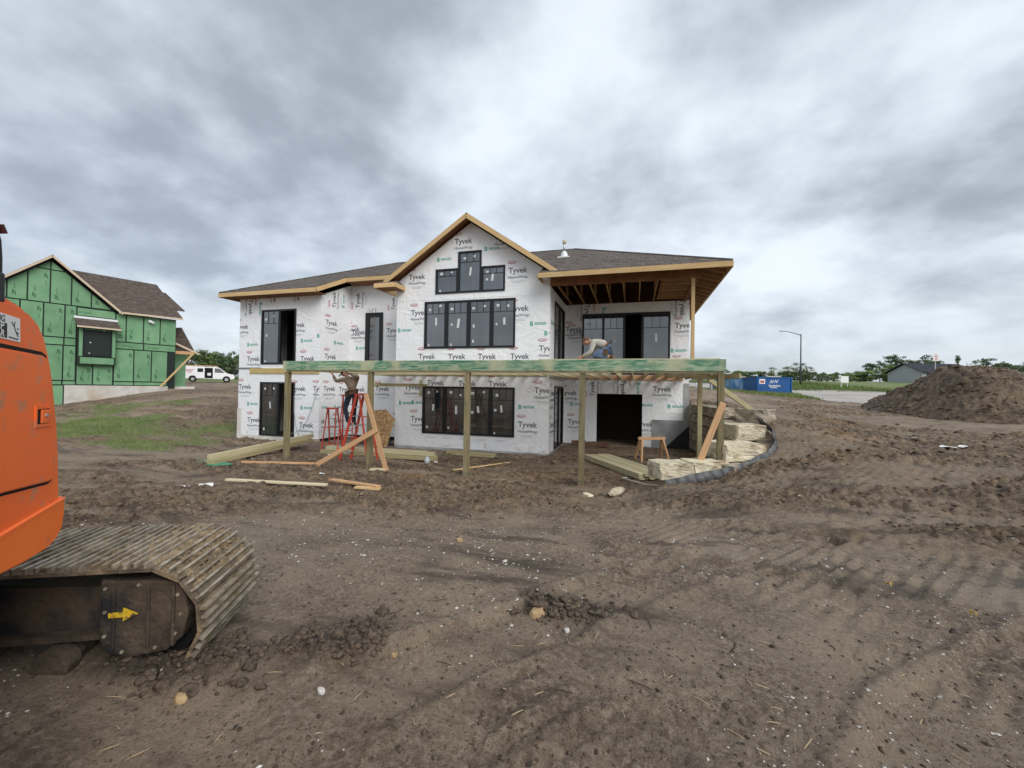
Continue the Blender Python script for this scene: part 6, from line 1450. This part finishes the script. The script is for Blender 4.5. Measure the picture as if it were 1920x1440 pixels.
MB().prism([sc_-sR*.20+Vector((0, 0, -.24)), sc_+sR*.20+Vector((0, 0, -.24)), sc_+sR*.20+Vector((0, 0, .24)), sc_-sR*.20+Vector((0, 0, .24))], sN*.01).build('plate', paper, sg)
mb = MB(); pl = lambda u, v: sc_+sR*u*.75+sN*.014+Vector((0, 0, v*.72))
put_text(mb, 'NO', pl, -.1, .16, .2, 0, .03); put_text(mb, 'PARKING', pl, -.22, .02, .44, 0, .02); put_text(mb, 'THIS', pl, -.12, -.12, .24, 0, .02); put_text(mb, 'SIDE', pl, -.12, -.26, .24, 0, .02); mb.build('sign_lettering', ink_red, sg)
wx, wy = 27.9, 68.6; wz = gz(wx, wy)
wsg = thing('notice_board', 'small white lot board on posts in the grass beyond the street', 'sign', (wx, wy, wz))
for d in (-.45, .45): MB().tube([(wx+d*.94, wy+d*.34, wz-.1), (wx+d*.94, wy+d*.34, wz+1.7)], .04, 6).build('post', white_paint, wsg)
mb = MB(); c = Vector((wx, wy, wz+1.25))+sN*.06; mb.prism([c-sR*.55+Vector((0, 0, -.45)), c+sR*.55+Vector((0, 0, -.45)), c+sR*.55+Vector((0, 0, .45)), c-sR*.55+Vector((0, 0, .45))], sN*.02); mb.build('plate', paper, wsg)
for (x, y, hgt, lb) in ((4.31, 32.5, .45, 'low white utility cap on the bank right of the house'), (5.0, 31.0, 1.15, 'white utility marker post on the bank right of the house')):
    z0 = gz(x, y); mb = MB(); mb.tube([(x, y, z0-.1), (x, y, z0+hgt*.8), (x, y, z0+hgt)], [.11, .11, .06] if hgt < 1 else [.06, .06, .05], 10); tag(mb.build('utility_marker', white_plastic, smooth=True), lb, 'marker post')
def far_house(label, x, y, rz, w, d, hw, hr, wallm, roofm, wins):
    z = gz(x, y)-.2; o = thing('far_house', label, 'house', (x, y, z), rz); M = wm(o)
    def prt(n, fn, mm, p=None, **k): mb = MB(); fn(mb); mb.v = [tuple(M @ Vector(q)) for q in mb.v]; return mb.build(n, mm, p or o, **k)
    prt('wall', lambda m: m.prism([(-w/2, -d/2, 0), (-w/2, -d/2, hw), (-w/2, 0, hw+hr*.9), (-w/2, d/2, hw), (-w/2, d/2, 0)], (w, 0, 0)), wallm)
    for s_ in (-1, 1): prt('roof', lambda m: m.prism([(-w/2-.5, s_*(d/2+.5), hw-.15), (w/2+.5, s_*(d/2+.5), hw-.15), (w/2+.5, 0, hw+hr), (-w/2-.5, 0, hw+hr)], (0, 0, .12)), roofm, uv=True)
    prt('roof', lambda m: m.prism([(-w*.08, -d/2-1.2, hw-.1), (w*.2, -d/2-1.2, hw-.1), (w*.06, -d/2-1.2, hw+hr*.62)], (0, d/2, 0)), roofm, uv=True)
    for (u, zz_, ww, h_) in wins:
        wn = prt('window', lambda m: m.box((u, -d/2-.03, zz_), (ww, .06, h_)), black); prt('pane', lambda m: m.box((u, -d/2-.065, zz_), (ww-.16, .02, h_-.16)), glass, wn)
grey_roof = shingle('slate_grey_shingles', (.035, .04, .05), (.055, .06, .07), (.02, .02, .025)); grey_wall = noisy('grey_siding', (.30, .31, .32), (.36, .37, .38), 2, (.2, .2, 8), .8)
far_house('distant low grey house with dark hipped roof beyond the soil heap', 56.0, 102.5, R(18), 10.5, 7, 2.1, 1.7, grey_wall, grey_roof, [(-3.6, 1.2, 1.5, 1.2), (-1.2, 1.2, 1.2, 1.2), (3.2, 1.2, 1.6, 1.2)])
far_house('distant dark house at the edge beyond the soil heap', 62, 72, R(25), 12, 8, 2.2, 1.8, plain('dark_siding', (.03, .05, .09), .7), grey_roof, [(-2, 1.2, 1.4, 1.2), (2, 1.2, 1.4, 1.2)])

# ------------------------------------------------------------------ trees
def leafmat(name, c1, c2):
    m = noisy(name, c1, c2, .8, (1, 1, 1), .75, 0, var=.25, lo=.35, hi=.65); return m
leaf_a = leafmat('leaf_mid', (.09, .145, .04), (.16, .22, .075)); leaf_b = leafmat('leaf_olive', (.095, .14, .055), (.16, .205, .085)); leaf_c = leafmat('leaf_dark', (.05, .085, .035), (.09, .135, .055))
bark = noisy('bark', (.06, .05, .04), (.11, .09, .07), 5, (1, 1, .3), .9, .5)
def crown_mesh(seed, shape, n, mat, leaf):
    """unit tree (height 1); leaves clustered round branch ends with gaps between"""
    g = np.random.default_rng(seed); cl = []
    for k in range({'round': 30, 'spread': 44, 'slim': 16}[shape]):
        a = g.uniform(0, 6.28); 
        if shape == 'round': r = .36*math.sqrt(g.uniform(0, 1)); z = .10+.82*g.uniform(0, 1); r *= math.sin(math.pi*min(max((z-.05)/.97, 0), 1))**.6; s_ = g.uniform(.08, .15)
        elif shape == 'spread': r = .56*math.sqrt(g.uniform(0, 1)); z = .93-.5*(r/.56)**2*g.uniform(.5, 1.0)-.25*g.uniform(0, 1); s_ = g.uniform(.05, .11)
        else: z = g.uniform(.15, .97); r = .2*(1-z)*g.uniform(.3, 1.2)+.02; s_ = g.uniform(.06, .10)
        cl.append((r*math.cos(a), r*math.sin(a), z, s_))
    cl = np.array(cl); w = cl[:, 3]**2; pk = g.choice(len(cl), n, p=w/w.sum()); d = g.normal(0, 1, (n, 3)); d /= np.linalg.norm(d, axis=1)[:, None]
    pos = cl[pk, :3]+d*cl[pk, 3:4]*(g.uniform(0, 1, (n, 1))**.45)*np.array([1, 1, .8])
    t1 = g.normal(0, 1, (n, 3)); t1 -= d*(t1*d).sum(1)[:, None]*.5; t1 /= np.linalg.norm(t1, axis=1)[:, None]; t2 = np.cross(d, t1)
    sz = leaf*g.uniform(.6, 1.4, (n, 1)); P = np.stack([pos-t1*sz, pos-t2*sz*.6, pos+t1*sz, pos+t2*sz*.6], 1).reshape(-1, 3)
    me = bpy.data.meshes.new('crown'); me.from_pydata(P.tolist(), [], np.arange(4*n).reshape(n, 4).tolist()); me.materials.append(mat); me.update()
    mb = MB(); mb.tube([(0, 0, -.05), (.005, 0, .25), (0, .01, .75)], [.028, .02, .006], 7)
    for c in cl[:9]: mb.tube([(0, 0, .22+.2*g.uniform()), (c[0]*.6, c[1]*.6, c[2]*.75), (c[0], c[1], c[2])], [.012, .008, .003], 5)
    return me, mb.mesh('trunk', bark)
KINDS = {0: [crown_mesh(300+k, 'round', 2200, (leaf_a, leaf_b, leaf_a)[k], .024) for k in range(3)], 1: [crown_mesh(320+k, 'round', 1100, leaf_b, .022) for k in range(2)],
         2: [crown_mesh(340+k, 'spread', 3000, leaf_c, .020) for k in range(2)], 3: [crown_mesh(360, 'slim', 900, leaf_c, .02)]}
def tree(x, y, top, kind, wd, label, group, i, name='tree', minh=2.5):
    z = gz(x, y)-.1; h = max((top-z)*1.18, minh); cr_, tr_ = KINDS[kind][i % len(KINDS[kind])]; q = random.Random(i*13+int(x))
    o = thing(name, label, 'tree', (x, y, z), q.uniform(0, 6.28), group)
    for n, m in (('crown', cr_), ('trunk', tr_)):
        c = bpy.data.objects.new(n, m); COL.objects.link(c); c.parent = o; s_ = wd*{0: 1.45, 1: 1.2, 2: 1.2, 3: 1.0}[kind]; c.scale = (h*s_*q.uniform(.9, 1.15), h*s_*q.uniform(.9, 1.15), h)
LBL = {0: 'bushy mid-green tree in the hedgerow beyond the street', 1: 'loose olive-green tree standing above the hedgerow beyond the street', 2: 'dark spreading tree with open crown behind the distant grey house', 3: 'small dark pointed tree behind the top of the soil heap'}
GRP = {0: 'bushy hedgerow trees', 1: 'loose hedgerow trees', 2: 'dark spreading trees', 3: None}
TREES_R = [(30.08, 133.8, 7.0, 0, 1.0), (32.2, 126.0, 7.0, 0, 1.0), (33.4, 119.1, 7.5, 1, 1.0), (35.2, 114.4, 7.6, 1, 1.1), (37.1, 112.9, 8.2, 1, 1.0), (38.5, 111.2, 7.4, 1, 0.9), (47.1, 128.3, 6.5, 0, 1.1), (51.4, 131.7, 6.8, 0, 1.2), (52.8, 127.9, 6.5, 0, 1.1), (56.7, 131.1, 7.3, 0, 1.1), (56.7, 125.9, 6.8, 0, 1.1), (55.1, 118.2, 7.3, 0, 1.0), (57.7, 121.0, 8.4, 0, 0.9), (68.4, 136.6, 11.9, 2, 1.25), (74.8, 142.6, 11.7, 2, 1.2), (55.6, 94.3, 8.0, 3, 0.7), (74.9, 120.8, 9.1, 1, 1.0), (72.9, 115.0, 9.5, 2, 0.9), (84.3, 128.8, 8.9, 0, 1.1), (85.6, 127.1, 8.5, 0, 1.1), (90.4, 130.6, 9.2, 0, 1.1), (88.2, 124.7, 9.4, 1, 1.0),
           (42.0, 124.0, 6.6, 0, 1.1), (44.5, 127.0, 6.3, 0, 1.1), (49.0, 126.0, 6.4, 0, 1.1), (60.5, 124.0, 7.4, 0, 1.0), (80.0, 126.0, 8.0, 0, 1.1)]
q5 = random.Random(12)
for i in range(34):                         # undergrowth that closes the hedgerow
    t_ = i/33; x = 24+66*t_+q5.uniform(-1, 1); y = 112+8*math.sin(t_*5)+q5.uniform(-4, 4)
    tree(x, y, gz(x, y)+q5.uniform(1.5, 2.4), 0, 1.7, 'low leafy shrub closing the foot of the hedgerow beyond the street', 'hedgerow shrubs', i, 'shrub', 1.5)
for i, (x, y, t, k, w) in enumerate(TREES_R): tree(x, y, t, k, w, LBL[k], GRP[k], i)
TREES_L = [(-84.1, 58.7, 6.6, 0, 1.2), (-79.9, 57.9, 7.1, 0, 1.2), (-82.0, 61.4, 7.1, 0, 1.2), (-82.0, 63.5, 7.6, 0, 1.2), (-85.8, 68.6, 7.2, 0, 1.2), (-74.6, 61.5, 7.2, 2, .8), (-71.5, 60.3, 7.2, 2, .8), (-76.4, 66.2, 7.0, 0, 1.2), (-74.8, 66.6, 6.7, 0, 1.2), (-79.0, 64.5, 6.4, 0, 1.3), (-77.0, 60.6, 5.6, 0, 1.3)]
for i, (x, y, t, k, w) in enumerate(TREES_L): tree(x, y, t, k, w, ('bushy green tree behind the white van' if k == 0 else 'darker spreading tree behind the white van'), ('bushy trees behind the van' if k == 0 else 'dark trees behind the van'), i+40)
for i, (x, y, t, k, w) in enumerate([(18.8, 120.0, 7.5, 0, 1.2), (22.6, 123.2, 7.3, 0, 1.2), (14.7, 108.4, 6.5, 0, 1.1), (26.5, 128.0, 7.2, 0, 1.2)]): tree(x, y, t, k, w, 'bushy green tree seen past the right end of the deck', 'trees past the deck', i+60)

# ------------------------------------------------------------------ grass and weeds (nobody could count them)
grassm = noisy('grass_blades', (.095, .155, .036), (.215, .25, .085), .7, (1, 1, 1), .8, 0, var=0)
drygrass = noisy('weedy_grass', (.09, .15, .035), (.20, .24, .085), .5, (1, 1, 1), .8, 0, var=0)
def blades(name, xs, ys_, h, mat, label, g, w=.012, z=None):
    z = base_z(xs, ys_)+ground_detail(xs, ys_) if z is None else z; n = len(xs); a = g.uniform(0, 6.28, n); ln = h*g.uniform(.5, 1.4, n); t = g.uniform(.1, .6, n)*ln; b = g.uniform(0, 6.28, n); ww = w*g.uniform(.6, 1.5, n)
    p0 = np.stack([xs+np.cos(a)*ww, ys_+np.sin(a)*ww, z-.02], 1); p1 = np.stack([xs-np.cos(a)*ww, ys_-np.sin(a)*ww, z-.02], 1); p2 = np.stack([xs+np.cos(b)*t, ys_+np.sin(b)*t, z+ln], 1)
    P = np.stack([p0, p1, p2], 1).reshape(-1, 3); me = bpy.data.meshes.new(name); me.from_pydata(P.tolist(), [], np.arange(3*n).reshape(n, 3).tolist()); me.materials.append(mat); me.update()
    o = bpy.data.objects.new(name, me); COL.objects.link(o); tag(o, label, None, None, 'stuff')
gr = np.random.default_rng(77)
xs = gr.uniform(-34, -16, 60000); ys_ = gr.uniform(8, 26, 60000); k = grass_mask(xs, ys_) > gr.uniform(.15, 1, len(xs)); xs, ys_ = xs[k][:26000], ys_[k][:26000]
blades('grass_patch', xs, ys_, .10, grassm, 'thin young grass on the bank left of the house', gr, .012)
ys_ = gr.uniform(44, 92, 30000); xs = edge_x(FAR_EDGE, ys_)+.3+gr.uniform(0, 1, len(ys_))**1.5*14
blades('verge_grass', xs, ys_, .42, drygrass, 'tall rough grass along the far side of the street', gr, .035)
xs = gr.uniform(4, 16.5, 12000); ys_ = gr.uniform(37, 50, 12000); k = (xs < edge_x(NEAR_EDGE, ys_)-.2) & ~((xs > 11.2) & (ys_ > 47.5)); xs, ys_ = xs[k], ys_[k]
blades('kerb_weeds', xs, ys_, .26, grassm, 'weeds and grass in front of the dumpsters', gr, .03)
